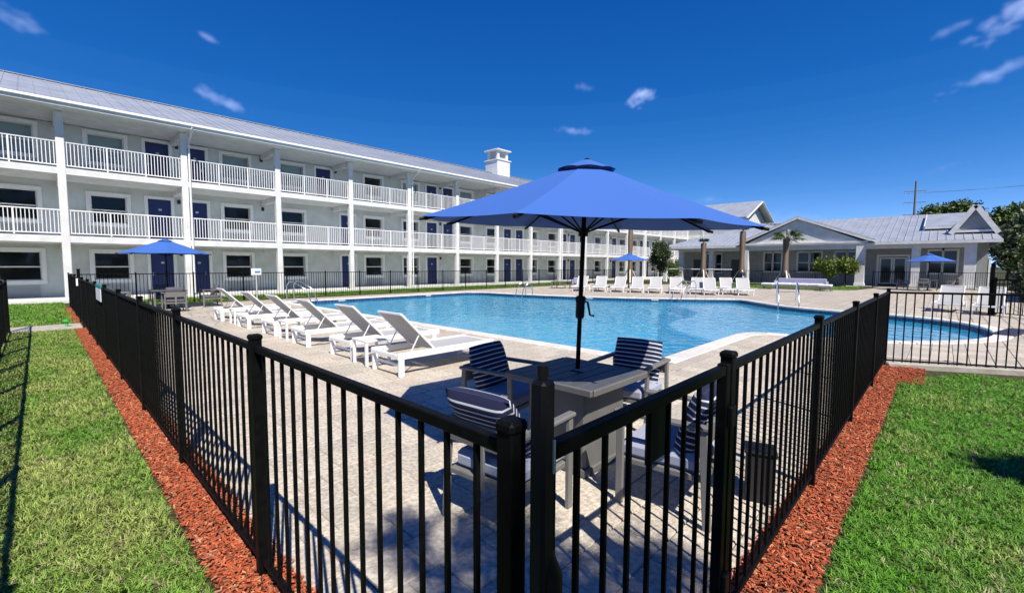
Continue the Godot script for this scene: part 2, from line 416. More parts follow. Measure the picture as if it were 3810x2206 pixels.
func make_pool() -> void:
	var p := pool_outline()
	var ledge := PackedVector2Array([Vector2(11.35, -3.45), Vector2(11.7, -4.25), Vector2(12.2, -5.0), Vector2(12.9, -5.85), Vector2(13.8, -6.5), Vector2(15.3, -6.9), Vector2(16.9, -6.95), Vector2(18.6, -7.4), Vector2(20.2, -8.7), Vector2(21.3, -9.6), Vector2(26, -9), Vector2(26, 4), Vector2(11, 4), Vector2(11.0, -3.0)])
	var root := pivot(self, "swimming_pool")
	root.set_meta("kind", "structure")
	root.set_meta("label", "free-form swimming pool of bright turquoise water with a shallow shelf")
	var wide := grow(p, 0.02)
	part(root, "floor", MB.new().flat(wide, -1.35).done(mats["plaster"]))
	var w := MB.new()
	wall_ring(w, p, -1.36, -0.2)
	part(root, "side_wall", w.done(mats["plaster"]))
	# waterline band of navy tiles
	var band := MB.new()
	for k in p.size():
		var a := p[k]; var b := p[(k + 1) % p.size()]
		var n := maxi(1, int(round(a.distance_to(b) / 0.15)))
		for j in n:
			for row in 2:
				var q0 := a.lerp(b, (j + 0.03) / n); var q1 := a.lerp(b, (j + 0.97) / n)
				var tone := rng.randf_range(0.7, 1.25)
				band.col = Color(0.018 * tone, 0.06 * tone, 0.16 * tone)
				var inw := (b - a).orthogonal().normalized()
				if not Geometry2D.is_point_in_polygon((q0 + q1) * 0.5 + inw * 0.02, p): inw = -inw
				var off := Vector3(inw.x, 0, inw.y) * 0.006
				var y0 := -0.115 - 0.085 * row
				var m := Vector3((q0.x + q1.x) * 0.5, y0, (q0.y + q1.y) * 0.5)
				band.face([Vector3(q0.x, y0, q0.y) + off, Vector3(q1.x, y0, q1.y) + off, Vector3(q1.x, y0 + 0.08, q1.y) + off, Vector3(q0.x, y0 + 0.08, q0.y) + off], m - off * 8.0)
	var bo := part(root, "waterline_tiles", band.done(mats["tile_navy"]))
	bo.set_meta("kind", "stuff")
	var bed := MB.new()
	wall_ring(bed, p, -0.21, 0.0)
	part(root, "tile_bed", bed.done(mats["joint_sand"]))
	# white depth markers set in the tile band
	for e in [[Vector2(9.7, -20.25), 0.0], [Vector2(14.6, -20.25), 0.0], [Vector2(19.45, -13.05), 1.9], [Vector2(20.9, -10.2), 2.1]]:
		var mk := part(root, "depth_marker", MB.new().box(Vector3.ZERO, Vector3(0.34, 0.07, 0.012)).done(mats["grille"]), Vector3(e[0].x, -0.075, e[0].y + 0.01), e[1])
		if e[1] > 0.0: mk.position += Vector3(-0.03, 0, -0.01)
	# raised shelf with its own edge
	var sh := Geometry2D.intersect_polygons(p, ledge)
	var top := MB.new(); var edge := MB.new()
	for g in sh:
		var gi: PackedVector2Array = Geometry2D.offset_polygon(g, -0.004)[0]
		top.flat(gi, -0.3)
		for k in gi.size():
			var a := gi[k]; var b := gi[(k + 1) % gi.size()]
			if a.distance_to(b) < 0.001: continue
			var o := (b - a).orthogonal().normalized()
			if Geometry2D.is_point_in_polygon((a + b) * 0.5 + o * 0.03, gi): o = -o
			if not Geometry2D.is_point_in_polygon((a + b) * 0.5 + o * 0.1, p): continue
			var m := Vector3((a.x + b.x) * 0.5, -0.8, (a.y + b.y) * 0.5)
			edge.face([Vector3(a.x, -1.35, a.y), Vector3(b.x, -1.35, b.y), Vector3(b.x, -0.3, b.y), Vector3(a.x, -0.3, a.y)], m - Vector3(o.x, 0, o.y))
			var t0 := Vector3(a.x, -0.294, a.y); var t1 := Vector3(b.x, -0.294, b.y); var iw := Vector3(-o.x, 0, -o.y) * 0.2
			edge.face([t0, t1, t1 + iw, t0 + iw], t0 - Vector3.UP)
	part(root, "shelf", top.done(mats["shelf_plaster"]))
	part(root, "shelf_edge", edge.done(mat("edge_tile", Color(0.04, 0.22, 0.45), 0.4)))
	var run := [Vector2(15.3, -6.9), Vector2(16.9, -6.95), Vector2(18.6, -7.4), Vector2(20.2, -8.7), Vector2(21.2, -9.55)]
	for k in 1:   # a step down from the shelf beside the handrail
		var sm := MB.new()
		for q in run.size() - 1:
			var a: Vector2 = run[q]; var b: Vector2 = run[q + 1]
			var o2 := Vector2(-0.45, -0.9)
			var y := -0.62 - 0.24 * k
			var c0 := a + o2 * 0.4 * k; var c1 := b + o2 * 0.4 * k; var e0 := a + o2 * 0.4 * (k + 1); var e1 := b + o2 * 0.4 * (k + 1)
			sm.face([Vector3(c0.x, y, c0.y), Vector3(c1.x, y, c1.y), Vector3(e1.x, y, e1.y), Vector3(e0.x, y, e0.y)], Vector3(c0.x, -3, c0.y))
			sm.face([Vector3(e0.x, y, e0.y), Vector3(e1.x, y, e1.y), Vector3(e1.x, -1.35, e1.y), Vector3(e0.x, -1.35, e0.y)], Vector3(c0.x, y, c0.y))
		part(root, "step", sm.done(mats["plaster"]))
	part(root, "water", MB.new().flat(grow(p, -0.002), -0.155).done(mats["water"]))
	# coping stones round the rim
	var tones := []
	for k in 4:
		tones.append(mat("coping_%d" % k, Color(0.72, 0.7, 0.66) * [1.0, 0.93, 1.04, 0.97][k], 0.7, {tex = texs["copingstone"], scale = 1.0}))
	var total := 0.0
	var at := []
	for k in p.size():
		at.append(total); total += p[k].distance_to(p[(k + 1) % p.size()])
	var nst := int(total / 0.46)
	for s in nst:
		var mb := MB.new()
		var s0 := total * s / nst + 0.004; var s1 := total * (s + 1) / nst - 0.004
		var stops := [s0]
		for k in p.size():
			if at[k] > s0 + 0.02 and at[k] < s1 - 0.02: stops.append(at[k])
		stops.append(s1)
		for k in stops.size() - 1:
			var a := along(p, at, total, stops[k] + 0.0005); var b := along(p, at, total, stops[k + 1] - 0.0005)
			var d := (b - a).normalized()
			var o := d.orthogonal()
			if Geometry2D.is_point_in_polygon((a + b) * 0.5 + o * 0.05, p): o = -o
			var c3 := (a + b) * 0.5 + o * 0.14
			var x3 := Vector3(d.x, 0, d.y); var z3 := Vector3(o.x, 0, o.y)
			mb.box(Vector3(c3.x, -0.012, c3.y), Vector3(a.distance_to(b) + 0.002, 0.06, 0.34), Basis(x3, Vector3.UP, z3), 0.012)
		part(root, "coping_stone", mb.done(tones[rng.randi() % 4]))

func along(p: PackedVector2Array, at: Array, total: float, s: float) -> Vector2:
	s = fposmod(s, total)
	var k := at.bsearch(s, false) - 1
	var a := p[k]; var b := p[(k + 1) % p.size()]
	return a + (b - a).normalized() * (s - float(at[k]))

func make_deck() -> void:
	var pool := pool_outline()
	var rim := grow(pool, 0.29)
	var root := pivot(self, "paver_deck")
	root.set_meta("kind", "structure")
	root.set_meta("label", "pool deck of cream and grey stone pavers")
	# deck outline in (x, z)
	var out := PackedVector2Array([Vector2(0.86, -0.72), Vector2(9.66, -0.72), Vector2(10.5, 1.2), Vector2(12.5, 5.4), Vector2(46.0, 5.4), Vector2(46.0, -3.2), Vector2(37.8, -4.3), Vector2(36.3, -7.0), Vector2(36.0, -11.0), Vector2(38.0, -16.2), Vector2(33.0, -21.9), Vector2(0.86, -21.9)])
	var bed := MB.new()
	var left := PackedVector2Array([Vector2(0, -30), Vector2(13, -30), Vector2(13, 10), Vector2(0, 10)])
	var right := PackedVector2Array([Vector2(13, -30), Vector2(60, -30), Vector2(60, 10), Vector2(13, 10)])
	for h in [left, right]:
		for g in Geometry2D.intersect_polygons(out, h):
			for q in Geometry2D.clip_polygons(g, grow(pool, 0.05)): bed.flat(q, -0.011)
	part(root, "sand_bed", bed.done(mats["joint_sand"]))
	# pavers: courses of 0.2 m and 0.3 m along x, lengths 0.2 to 0.45
	var cols := [Color(0.7, 0.655, 0.575), Color(0.64, 0.605, 0.54), Color(0.74, 0.695, 0.615), Color(0.67, 0.605, 0.53), Color(0.6, 0.575, 0.52), Color(0.71, 0.675, 0.605)]
	var cam := Vector2.ZERO
	var list := []
	var z := 5.3
	var row := 0
	while z > -21.9:
		var dz: float = [0.3, 0.2, 0.3, 0.4][(row * 7 + row / 3) % 4]
		row += 1
		var x := 0.78 - rng.randf() * 0.3
		while x < 46.0:
			var dx: float = [0.2, 0.3, 0.4, 0.45, 0.3][rng.randi() % 5]
			if dz > 0.35: dx = [0.3, 0.4, 0.6][rng.randi() % 3]
			var x1 := x + dx
			var q := PackedVector2Array([Vector2(x + 0.003, z - dz + 0.003), Vector2(x1 - 0.003, z - dz + 0.003), Vector2(x1 - 0.003, z - 0.003), Vector2(x + 0.003, z - 0.003)])
			x = x1
			var c := (q[0] + q[2]) * 0.5
			if c.x > 30.0 and (row % 1 == 0) and c.y > 3.0: continue
			var polys := [q]
			var near_edge := not (c.x > 1.4 and c.x < 9.2 and c.y < -1.2 and c.y > -21.2)
			if near_edge: polys = Geometry2D.intersect_polygons(q, out)
			var ins := []
			for g in polys:
				if c.x > 6.2 and c.x < 24.5 and c.y < 2.2:
					for g2 in Geometry2D.clip_polygons(g, rim): ins.append(g2)
				else: ins.append(g)
			for g in ins:
				if g.size() > 2: list.append([c.distance_to(cam), g, c])
		z -= dz
	list.sort_custom(func(a, b): return a[0] < b[0])
	var tone_mats := []
	for k in cols.size():
		tone_mats.append(mat("paver_%d" % k, cols[k], 0.82, {tex = texs["paverstone"], scale = 1.3, bump = texs["paverbump"], depth = 0.4}))
	var rest := MB.new()
	var singles := 0
	for e in list:
		var g: PackedVector2Array = e[1]
		var ci := rng.randi() % cols.size()
		var dy := rng.randf_range(-0.0012, 0.0012)
		var ahead: bool = Vector2(0.7215, -0.689).dot(e[2]) > 1.2 and absf(Vector2(0.689, 0.7215).dot(e[2])) < 1.15 * Vector2(0.7215, -0.689).dot(e[2])
		var single := singles < 300 and ahead
		var mb := MB.new() if single else rest
		if single: singles += 1
		var tone := 1.0 if single else rng.randf_range(0.94, 1.05)
		mb.col = Color.WHITE if single else Color(cols[ci].r * tone, cols[ci].g * tone, cols[ci].b * tone)
		var inner := Geometry2D.offset_polygon(g, -0.006)
		var topp: PackedVector2Array = inner[0] if inner.size() == 1 and inner[0].size() == g.size() else g
		mb.flat(topp, dy)
		if topp != g and e[0] < 14.0:
			var start := 0; var best := 1e9
			for k in topp.size():
				var d := topp[k].distance_to(g[0])
				if d < best: best = d; start = k
			var sgn := 1 if topp[(start + 1) % topp.size()].distance_to(g[1]) < topp[posmod(start - 1, topp.size())].distance_to(g[1]) else -1
			for k in g.size():
				var a := g[k]; var b := g[(k + 1) % g.size()]
				var ta := topp[posmod(start + sgn * k, g.size())]; var tb := topp[posmod(start + sgn * (k + 1), g.size())]
				mb.face([Vector3(a.x, dy - 0.009, a.y), Vector3(b.x, dy - 0.009, b.y), Vector3(tb.x, dy, tb.y), Vector3(ta.x, dy, ta.y)], Vector3(e[2].x, dy - 0.05, e[2].y))
		if single: part(root, "paver", mb.done(tone_mats[ci]))
	var ro := part(root, "paving", rest.done(mats["paver"]))
	ro.set_meta("kind", "stuff")
	# concrete kerb under the fence that turns towards the lawn
	var kb := structure("kerb", MB.new().bar(Vector3(9.5, -0.02, -0.6), Vector3(10.45, -0.02, 1.25), 0.1, 0.16, 0.015).done(mats["concrete"]))
	kb.set_meta("label", "concrete kerb below the black fence at the lawn's end")

# ---------------------------------------------------------------- grass and mulch
func make_plots() -> void:
	# red mulch strips outside the fences
	var strips := [[Rect2(FX - 0.2, -15.5, 0.34, 14.85), 1.0], [Rect2(0.88, FZ - 0.1, 8.75, 0.35), 1.0], [Rect2(FX - 0.22, -23.0, 0.25, 6.2), 0.5]]
	var bed := MB.new()
	for s in strips:
		var r: Rect2 = s[0]
		bed.flat(PackedVector2Array([r.position, Vector2(r.end.x, r.position.y), r.end, Vector2(r.position.x, r.end.y)]), -0.012 if r.size.y > 5 else -0.0125)
	bed.flat(PackedVector2Array([Vector2(8.7, -0.385), Vector2(9.63, -0.385), Vector2(9.68, -0.15), Vector2(9.5, -0.15)]), -0.0122)
	var mb0 := structure("mulch_bed", bed.done(mats["mulch_bed"]))
	mb0.set_meta("label", "strips of red bark mulch along the outside of the fence")
	var chip := MB.new().box(Vector3.ZERO, Vector3(0.032, 0.005, 0.008)).done(mats["mulch_chip"])
	var xf := []; var cs := []
	for s in strips:
		var r: Rect2 = s[0]
		var nch := int(r.get_area() * 6500 * float(s[1]))
		for k in nch:
			var p := Vector2(r.position.x + rng.randf() * r.size.x, r.position.y + rng.randf() * r.size.y)
			if p.length() > 7.0 and rng.randf() < 0.45: continue
			var edge := minf(minf(p.x - r.position.x, r.end.x - p.x), minf(p.y - r.position.y, r.end.y - p.y))
			if edge < 0.0 + 0.05 * rng.randf() and rng.randf() < 0.5: continue
			var b := Basis.from_euler(Vector3(rng.randfn(0, 0.25), rng.randf() * TAU, rng.randfn(0, 0.25))).scaled(Vector3.ONE * rng.randf_range(0.45, 1.2))
			xf.append(Transform3D(b, Vector3(p.x, rng.randf_range(-0.012, 0.016), p.y)))
			var t := rng.randf_range(0.45, 1.35)
			cs.append(Color(0.64 * t, 0.145 * t, 0.055 * t) if rng.randf() < 0.84 else Color(0.72 * t, 0.34 * t, 0.18 * t))
	for k in 700:   # loose chips round the far corner and scattered in the grass edge
		var p := Vector2(rng.randf_range(8.3, 9.62), rng.randf_range(-0.4, -0.12))
		xf.append(Transform3D(Basis.from_euler(Vector3(rng.randfn(0, 0.2), rng.randf() * TAU, rng.randfn(0, 0.2))), Vector3(p.x, rng.randf_range(-0.01, 0.012), p.y)))
		var t := rng.randf_range(0.5, 1.3)
		cs.append(Color(0.64 * t, 0.145 * t, 0.055 * t))
	instances("bark_mulch", chip, xf, cs, "red bark chips spread along the fence foot", "mulch")
	# lawns
	var tuft := MB.new()
	var g := RandomNumberGenerator.new()
	g.seed = 3
	for k in 9:
		var an := g.randf() * TAU
		var d := Vector3(cos(an), 0, sin(an))
		var o := Vector3(g.randf_range(-0.03, 0.03), 0, g.randf_range(-0.03, 0.03))
		var h := g.randf_range(0.022, 0.048); var ln := g.randf_range(0.012, 0.045)
		var sd := Vector3(-d.z, 0, d.x) * g.randf_range(0.0017, 0.003)
		var m := o + d * ln * 0.45 + Vector3.UP * h * 0.75
		var tip := o + d * ln * 1.3 + Vector3.UP * h
		var nn := (Vector3.UP + d * -0.5).normalized()
		var b := tuft.v.size()
		for q in [o - sd, o + sd, m + sd * 0.9, m - sd * 0.9, tip]: tuft.vert(q, nn)
		for q in [[0, 1, 2], [0, 2, 3], [3, 2, 4]]: tuft.i.append_array(PackedInt32Array([b + q[0], b + q[2], b + q[1]]))
	var tm := tuft.done(mats["blade"])
	var fn := FastNoiseLite.new()
	fn.seed = 21; fn.frequency = 0.9; fn.fractal_octaves = 4
	var lawns := [
		["lawn_grass", Rect2(-0.62, -15.55, 1.16, 14.4), 1700, 0, "pale clipped grass in the corridor between two black fences", 0.62],
		["lawn_grass", Rect2(2.0, -0.42, 7.7, 2.3), 1700, 1, "green lawn growing outside the right-hand fence", 0.0],
		["lawn_grass", Rect2(-1.6, -26.0, 2.2, 9.3), 500, 2, "green grass strip between the path and the hotel", 0.1],
		["lawn_grass", Rect2(3.0, -26.05, 30.0, 3.0), 180, 3, "narrow grass strip along the foot of the hotel", 0.2],
		["lawn_grass", Rect2(36.2, -16.5, 9.6, 12.0), 160, 4, "lawn patch before the clubhouse porch", 0.1]]
	for l in lawns:
		xf = []; cs = []
		var r: Rect2 = l[1]
		var nn := int(r.get_area() * int(l[2]))
		for k in nn:
			var p := Vector2(r.position.x + rng.randf() * r.size.x, r.position.y + rng.randf() * r.size.y)
			if l[3] == 1:
				if p.y < -0.36 + 0.05 * fn.get_noise_1d(p.x * 3.0) and p.x < 8.5: continue
				if p.y > 0.35 + 0.16 * p.x: continue
				if p.x > 8.4 and p.y < -0.36 + (p.x - 8.4) * 0.5: continue
				if p.x > 9.75 + (p.y + 0.6) * 0.5: continue
			if l[3] == 0 and p.x > 0.52 + 0.04 * fn.get_noise_1d(p.y * 2.0): continue
			if l[3] == 4 and p.x < 37.6 - 0.06 * (p.y + 10.0) * (p.y + 10.0) * 0.3: continue
			var far := clampf(p.length() / 10.0, 0.0, 1.0)
			if l[3] < 2 and rng.randf() < far * 0.35: continue
			var pn := fn.get_noise_2d(p.x, p.y)
			var dry := clampf(float(l[5]) + pn * 0.75 + rng.randf_range(-0.25, 0.25), 0.0, 1.0)
			var t := rng.randf_range(0.6, 1.35)
			var green := Color(0.09, 0.255, 0.014).lerp(Color(0.3, 0.36, 0.095), dry)
			if rng.randf() < 0.04: green = Color(0.38, 0.34, 0.19)
			cs.append(Color(green.r * t, green.g * t, green.b * t))
			var sc := rng.randf_range(0.7, 1.3) * (1.0 if int(l[3]) < 2 else 1.7)
			xf.append(Transform3D(Basis.from_euler(Vector3(rng.randfn(0, 0.2), rng.randf() * TAU, rng.randfn(0, 0.2))).scaled(Vector3(sc, sc * (0.8 + 0.3 * pn), sc)), Vector3(p.x, -0.03, p.y)))
		instances(l[0], tm, xf, cs, l[4], "grass")

func instances(called: String, mesh: Mesh, xf: Array, cs: Array, label: String, category: String, parent: Node = self) -> MultiMeshInstance3D:
	var mm := MultiMesh.new()
	mm.transform_format = MultiMesh.TRANSFORM_3D
	mm.use_colors = true
	mm.mesh = mesh
	mm.instance_count = xf.size()
	for k in xf.size():
		mm.set_instance_transform(k, xf[k])
		mm.set_instance_color(k, cs[k])
	var o := MultiMeshInstance3D.new()
	o.multimesh = mm
	put(o, called, parent)
	o.set_meta("kind", "stuff")
	if parent == self: tag(o, label, category)
	return o

# ---------------------------------------------------------------- fences
var picket_mesh: Mesh
var post_mesh: Mesh

func fence(label: String, a: Vector2, b: Vector2, first_post := true, last_post := true, joined := false, group := "black pool fences") -> Node3D:
	var ln := a.distance_to(b)
	var n := maxi(1, int(round(ln / PITCH)))
	var d := (b - a) / ln
	var o := thing("pool_fence", label, "fence", Vector3(a.x, 0, a.y), -d.angle(), group)
	if picket_mesh == null:
		picket_mesh = MB.new().box(Vector3(0, 0.62, 0), Vector3(0.0145, 1.13, 0.0145), Basis.IDENTITY, 0.0015).done(mats["black_metal"])
		var pm := MB.new().box(Vector3(0, 0.61, 0), Vector3(0.05, 1.27, 0.05), Basis.IDENTITY, 0.003)
		pm.box(Vector3(0, 1.25, 0), Vector3(0.06, 0.03, 0.06), Basis.IDENTITY, 0.008)
		post_mesh = pm.done(mats["black_metal"])
	var step := ln / n
	var rail := MB.new().box(Vector3(step * 0.5, 0, 0), Vector3(step - 0.05, 0.034, 0.03), Basis.IDENTITY, 0.003).done(mats["black_metal"])
	var low := MB.new().box(Vector3(step * 0.5, 0, 0), Vector3(step - 0.05, 0.026, 0.026), Basis.IDENTITY, 0.003).done(mats["black_metal"])
	var all := MB.new()
	for k in n + 1:
		if (k > 0 or first_post) and (k < n or last_post): part(o, "post", post_mesh, Vector3(step * k, 0, 0))
		if k == n: break
		part(o, "top_rail", rail, Vector3(step * k, 1.195, 0))
		part(o, "bottom_rail", low, Vector3(step * k, 0.085, 0))
		for j in 15:
			var x := step * k + step * (j + 1) / 16.0
			if joined: all.box(Vector3(x, 0.64, 0), Vector3(0.0165, 1.1, 0.0165))
			else: part(o, "picket", picket_mesh, Vector3(x, 0, 0))
	if joined:
		var s := part(o, "pickets", all.done(mats["black_metal"]))
		s.set_meta("kind", "stuff")
	return o

func make_fences() -> void:
	var z0 := -2.5025
	# left-hand run: a short first panel from the gate corner, then full panels to the side gate
	var lf := fence("black picket fence beside the red mulch strip and pale grass corridor", Vector2(FX, z0), Vector2(FX, z0 - PITCH * 7))
	lf.set_meta("label", "black picket fence beside the red mulch and the grass corridor")
	var el := (-0.705 - z0)
	var st := MB.new()
	# first panel, between the gate corner and the first full post (same run)
	part(lf, "post", post_mesh, Vector3(-el, 0, 0))
	part(lf, "top_rail", MB.new().box(Vector3(-el * 0.5, 1.195, 0), Vector3(el - 0.05, 0.034, 0.03), Basis.IDENTITY, 0.003).done(mats["black_metal"]))
	part(lf, "bottom_rail", MB.new().box(Vector3(-el * 0.5, 0.085, 0), Vector3(el - 0.05, 0.026, 0.026), Basis.IDENTITY, 0.003).done(mats["black_metal"]))
	for j in 14: part(lf, "picket", picket_mesh, Vector3(-el * (j + 1) / 15.0, 0, 0))
	# towel over its rail
	var tw := thing("towel", "white and teal towel hung over the black fence rail", "towel", Vector3(FX, 0, -10.9))
	part(tw, "white_end", MB.new().box(Vector3(-0.024, 1.06, 0), Vector3(0.012, 0.22, 0.9), Basis.IDENTITY, 0.004).done(mats["cushion_white"]))
	part(tw, "teal_fold", MB.new().box(Vector3(0, 1.205, 0), Vector3(0.06, 0.08, 0.9), Basis.IDENTITY, 0.01).done(mats["teal_cloth"]))
	# side gate further along, with taller posts
	var zg := z0 - PITCH * 7
	side_gate(zg)
	fence("black picket fence between the side gate and the hotel end of deck", Vector2(FX, zg - 1.3), Vector2(FX, -23.1), true, false)
	# right-hand run after the gate
	fence("black picket fence beside the red mulch and the green lawn", Vector2(1.9764, FZ), Vector2(1.9764 + PITCH * 4, FZ), true, true)
	fence("black picket fence across the end of the green lawn on a kerb", Vector2(9.56, FZ), Vector2(10.36, FZ + 1.72), false, true)
	fence("black picket fence at the far right beyond the shallow end", Vector2(22.1, 1.28), Vector2(19.4, 4.0), true, true, true)
	fence("low black picket fence along the foot of the hotel", Vector2(FX, -23.1), Vector2(FX + PITCH * 20, -23.1), true, true, true)
	fence("black picket fence before the clubhouse porch", Vector2(43.8, -21.5), Vector2(44.2, -5.6), true, true, true)
	fence("black picket fence on the clubhouse terrace by the glass door", Vector2(44.2, -3.9), Vector2(43.8, 3.4), true, true, true)
	# the corridor's other fence, its end just in view
	fence("black picket fence on the far side of the grass corridor", Vector2(-0.55, -15.6), Vector2(-0.55, -15.6 + PITCH * 8), true, true)
	# tall black post by the far right fence
	var tp := thing("lamp_post", "tall black square post standing at the far right fence", "post", Vector3(22.2, 0, 1.2))
	part(tp, "shaft", MB.new().box(Vector3(0, 0.85, 0), Vector3(0.1, 1.7, 0.1), Basis.IDENTITY, 0.006).done(mats["black_metal"]))
	part(tp, "cap", MB.new().box(Vector3(0, 1.71, 0), Vector3(0.13, 0.03, 0.13), Basis.IDENTITY, 0.008).done(mats["black_metal"]))
	main_gate()

func side_gate(z: float) -> void:
	var o := thing("fence_gate", "black side gate with a tall post at the concrete path", "gate", Vector3(FX, 0, z))
	for e in [0.09, 1.21]:
		part(o, "stile", MB.new().box(Vector3(0, 0.64, -e), Vector3(0.045, 1.16, 0.045), Basis.IDENTITY, 0.003).done(mats["black_metal"]))
	part(o, "gate_post", MB.new().box(Vector3(0, 0.72, -1.28), Vector3(0.065, 1.46, 0.065), Basis.IDENTITY, 0.003).box(Vector3(0, 1.45, -1.28), Vector3(0.08, 0.02, 0.08)).done(mats["black_metal"]))
	for y in [1.195, 0.085]: part(o, "rail", MB.new().box(Vector3(0, y, -0.65), Vector3(0.034, 0.036, 1.07), Basis.IDENTITY, 0.003).done(mats["black_metal"]))
	for j in 8: part(o, "picket", picket_mesh, Vector3(0, 0, -0.09 - 1.12 * (j + 1) / 9.0))
	part(o, "latch", MB.new().box(Vector3(-0.04, 1.1, -1.22), Vector3(0.04, 0.2, 0.06), Basis.IDENTITY, 0.005).done(mats["trim_white"]))

func main_gate() -> void:
	var x0 := 0.768; var x1 := 1.925
	var o := thing("fence_gate", "black pool gate with a tall latch beside the corner post", "gate", Vector3(0, 0, FZ))
	for x in [x0, x1]:
		part(o, "stile", MB.new().box(Vector3(x, 0.64, 0), Vector3(0.042, 1.16, 0.042), Basis.IDENTITY, 0.003).done(mats["black_metal"]))
	for y in [1.195, 0.085]: part(o, "rail", MB.new().box(Vector3((x0 + x1) * 0.5, y, 0), Vector3(x1 - x0 - 0.05, 0.038, 0.034), Basis.IDENTITY, 0.003).done(mats["black_metal"]))
	for j in 8: part(o, "picket", picket_mesh, Vector3(x0 + (x1 - x0) * (j + 1) / 9.0, 0, 0))
	# vertical latch: housing, pull rod and knob
	var l := pivot(o, "latch", Vector3(0.75, 0, -0.035))
	part(l, "housing", MB.new().box(Vector3(0, 1.08, 0.045), Vector3(0.044, 0.58, 0.044), Basis.IDENTITY, 0.008).done(mats["black_plastic"]))
	part(l, "lower_bracket", MB.new().tube([Vector3(0.012, 0.8, 0.05), Vector3(0.018, 0.86, 0.055), Vector3(0.018, 0.92, 0.055), Vector3(0.012, 0.98, 0.05)], [0.014, 0.03, 0.03, 0.014], 14).done(mats["black_plastic"]))
	part(l, "pull_knob", MB.new().tube([Vector3(0, 1.36, 0.045), Vector3(0, 1.375, 0.045), Vector3(0, 1.38, 0.045), Vector3(0, 1.398, 0.045), Vector3(0, 1.402, 0.045)], [0.012, 0.012, 0.014, 0.014, 0.01], 14).done(mats["black_plastic"]))
	part(l, "striker", MB.new().box(Vector3(0.012, 1.2, 0.069), Vector3(0.007, 0.075, 0.004)).done(mat("latch_steel", Color(0.3, 0.4, 0.44), 0.3, {metal = 0.6})))
	for y in [0.28, 1.0]: part(o, "hinge", MB.new().box(Vector3(1.945, y, 0.03), Vector3(0.05, 0.09, 0.02), Basis.IDENTITY, 0.004).done(mats["black_plastic"]))
	# dark plate fixed inside the pickets
	part(o, "latch_guard", MB.new().box(Vector3(1.405, 1.085, -0.03), Vector3(0.17, 0.22, 0.012), Basis.IDENTITY, 0.003).done(mats["black_plastic"]))

# ---------------------------------------------------------------- hotel
func wall_with_holes(mb: MB, x0: float, x1: float, y0: float, y1: float, z: float, th: float, holes: Array) -> void:
	holes.sort_custom(func(a, b): return a.position.x < b.position.x)
	var x := x0
	for h in holes:
		if h.end.x < x0 + 0.05 or h.position.x > x1 - 0.05: continue
		if h.position.x > x: mb.box(Vector3((x + h.position.x) * 0.5, (y0 + y1) * 0.5, z - th * 0.5), Vector3(h.position.x - x, y1 - y0, th))
		var w: float = h.size.x; var cx: float = h.get_center().x
		if h.position.y > y0 + 0.01: mb.box(Vector3(cx, (y0 + h.position.y) * 0.5, z - th * 0.5), Vector3(w, h.position.y - y0, th))
		if h.end.y < y1 - 0.01: mb.box(Vector3(cx, (y1 + h.end.y) * 0.5, z - th * 0.5), Vector3(w, y1 - h.end.y, th))
		x = h.end.x
	if x < x1: mb.box(Vector3((x + x1) * 0.5, (y0 + y1) * 0.5, z - th * 0.5), Vector3(x1 - x, y1 - y0, th))

func ring(mb: MB, w: float, h: float, t: float, d: float, z := 0.0) -> MB:   # a rectangular frame round a w x h opening whose foot is at the origin
	mb.box(Vector3(0, -t * 0.5, z), Vector3(w + 2 * t, t, d), Basis.IDENTITY, 0.008)
	mb.box(Vector3(0, h + t * 0.5, z), Vector3(w + 2 * t, t, d), Basis.IDENTITY, 0.008)
	for s in [-1, 1]: mb.box(Vector3(s * (w + t) * 0.5, h * 0.5, z), Vector3(t - 0.004, h, d - 0.004), Basis.IDENTITY, 0.008)
	return mb

func window_proto(w: float, h: float, blind = null, t := 0.16) -> Dictionary:
	return {frame = ring(MB.new(), w, h, t, 0.06, 0.03).done(mats["trim_white"]),
		sash = MB.new().box(Vector3(0, h * 0.47, -0.07), Vector3(w, 0.055, 0.045), Basis.IDENTITY, 0.006).box(Vector3(0, 0.02, -0.075), Vector3(w, 0.04, 0.04)).box(Vector3(0, h - 0.02, -0.075), Vector3(w, 0.04, 0.04)).box(Vector3(-w * 0.5 + 0.02, h * 0.5, -0.077), Vector3(0.04, h - 0.08, 0.036)).box(Vector3(w * 0.5 - 0.02, h * 0.5, -0.077), Vector3(0.04, h - 0.08, 0.036)).done(mats["trim_white"]),
		low = MB.new().box(Vector3(0, h * 0.235, -0.085), Vector3(w - 0.08, h * 0.47 - 0.05, 0.006)).done(mats["glass"]),
		up = MB.new().box(Vector3(0, h * 0.735, -0.08), Vector3(w - 0.08, h * 0.53 - 0.05, 0.006)).done(mats["glass"]),
		blind = null if blind == null else MB.new().box(Vector3(0, h * 0.5, -0.17), Vector3(w - 0.05, h - 0.06, 0.012)).done(blind),
		reveal = MB.new().box(Vector3(-w * 0.5 - 0.01, h * 0.5, -0.15), Vector3(0.02, h, 0.3)).box(Vector3(w * 0.5 + 0.01, h * 0.5, -0.15), Vector3(0.02, h, 0.3)).box(Vector3(0, -0.01, -0.15), Vector3(w, 0.02, 0.3)).box(Vector3(0, h + 0.01, -0.15), Vector3(w, 0.02, 0.3)).done(mats["trim_white"])}

func add_window(parent: Node, pr: Dictionary, at: Vector3, turn := 0.0) -> Node3D:
	var w := part(parent, "window", pr.frame, at, turn)
	part(w, "sash", pr.sash); part(w, "pane", pr.low); part(w, "pane", pr.up); part(w, "reveal", pr.reveal)
	if pr.blind != null: part(w, "blind", pr.blind)
	return w

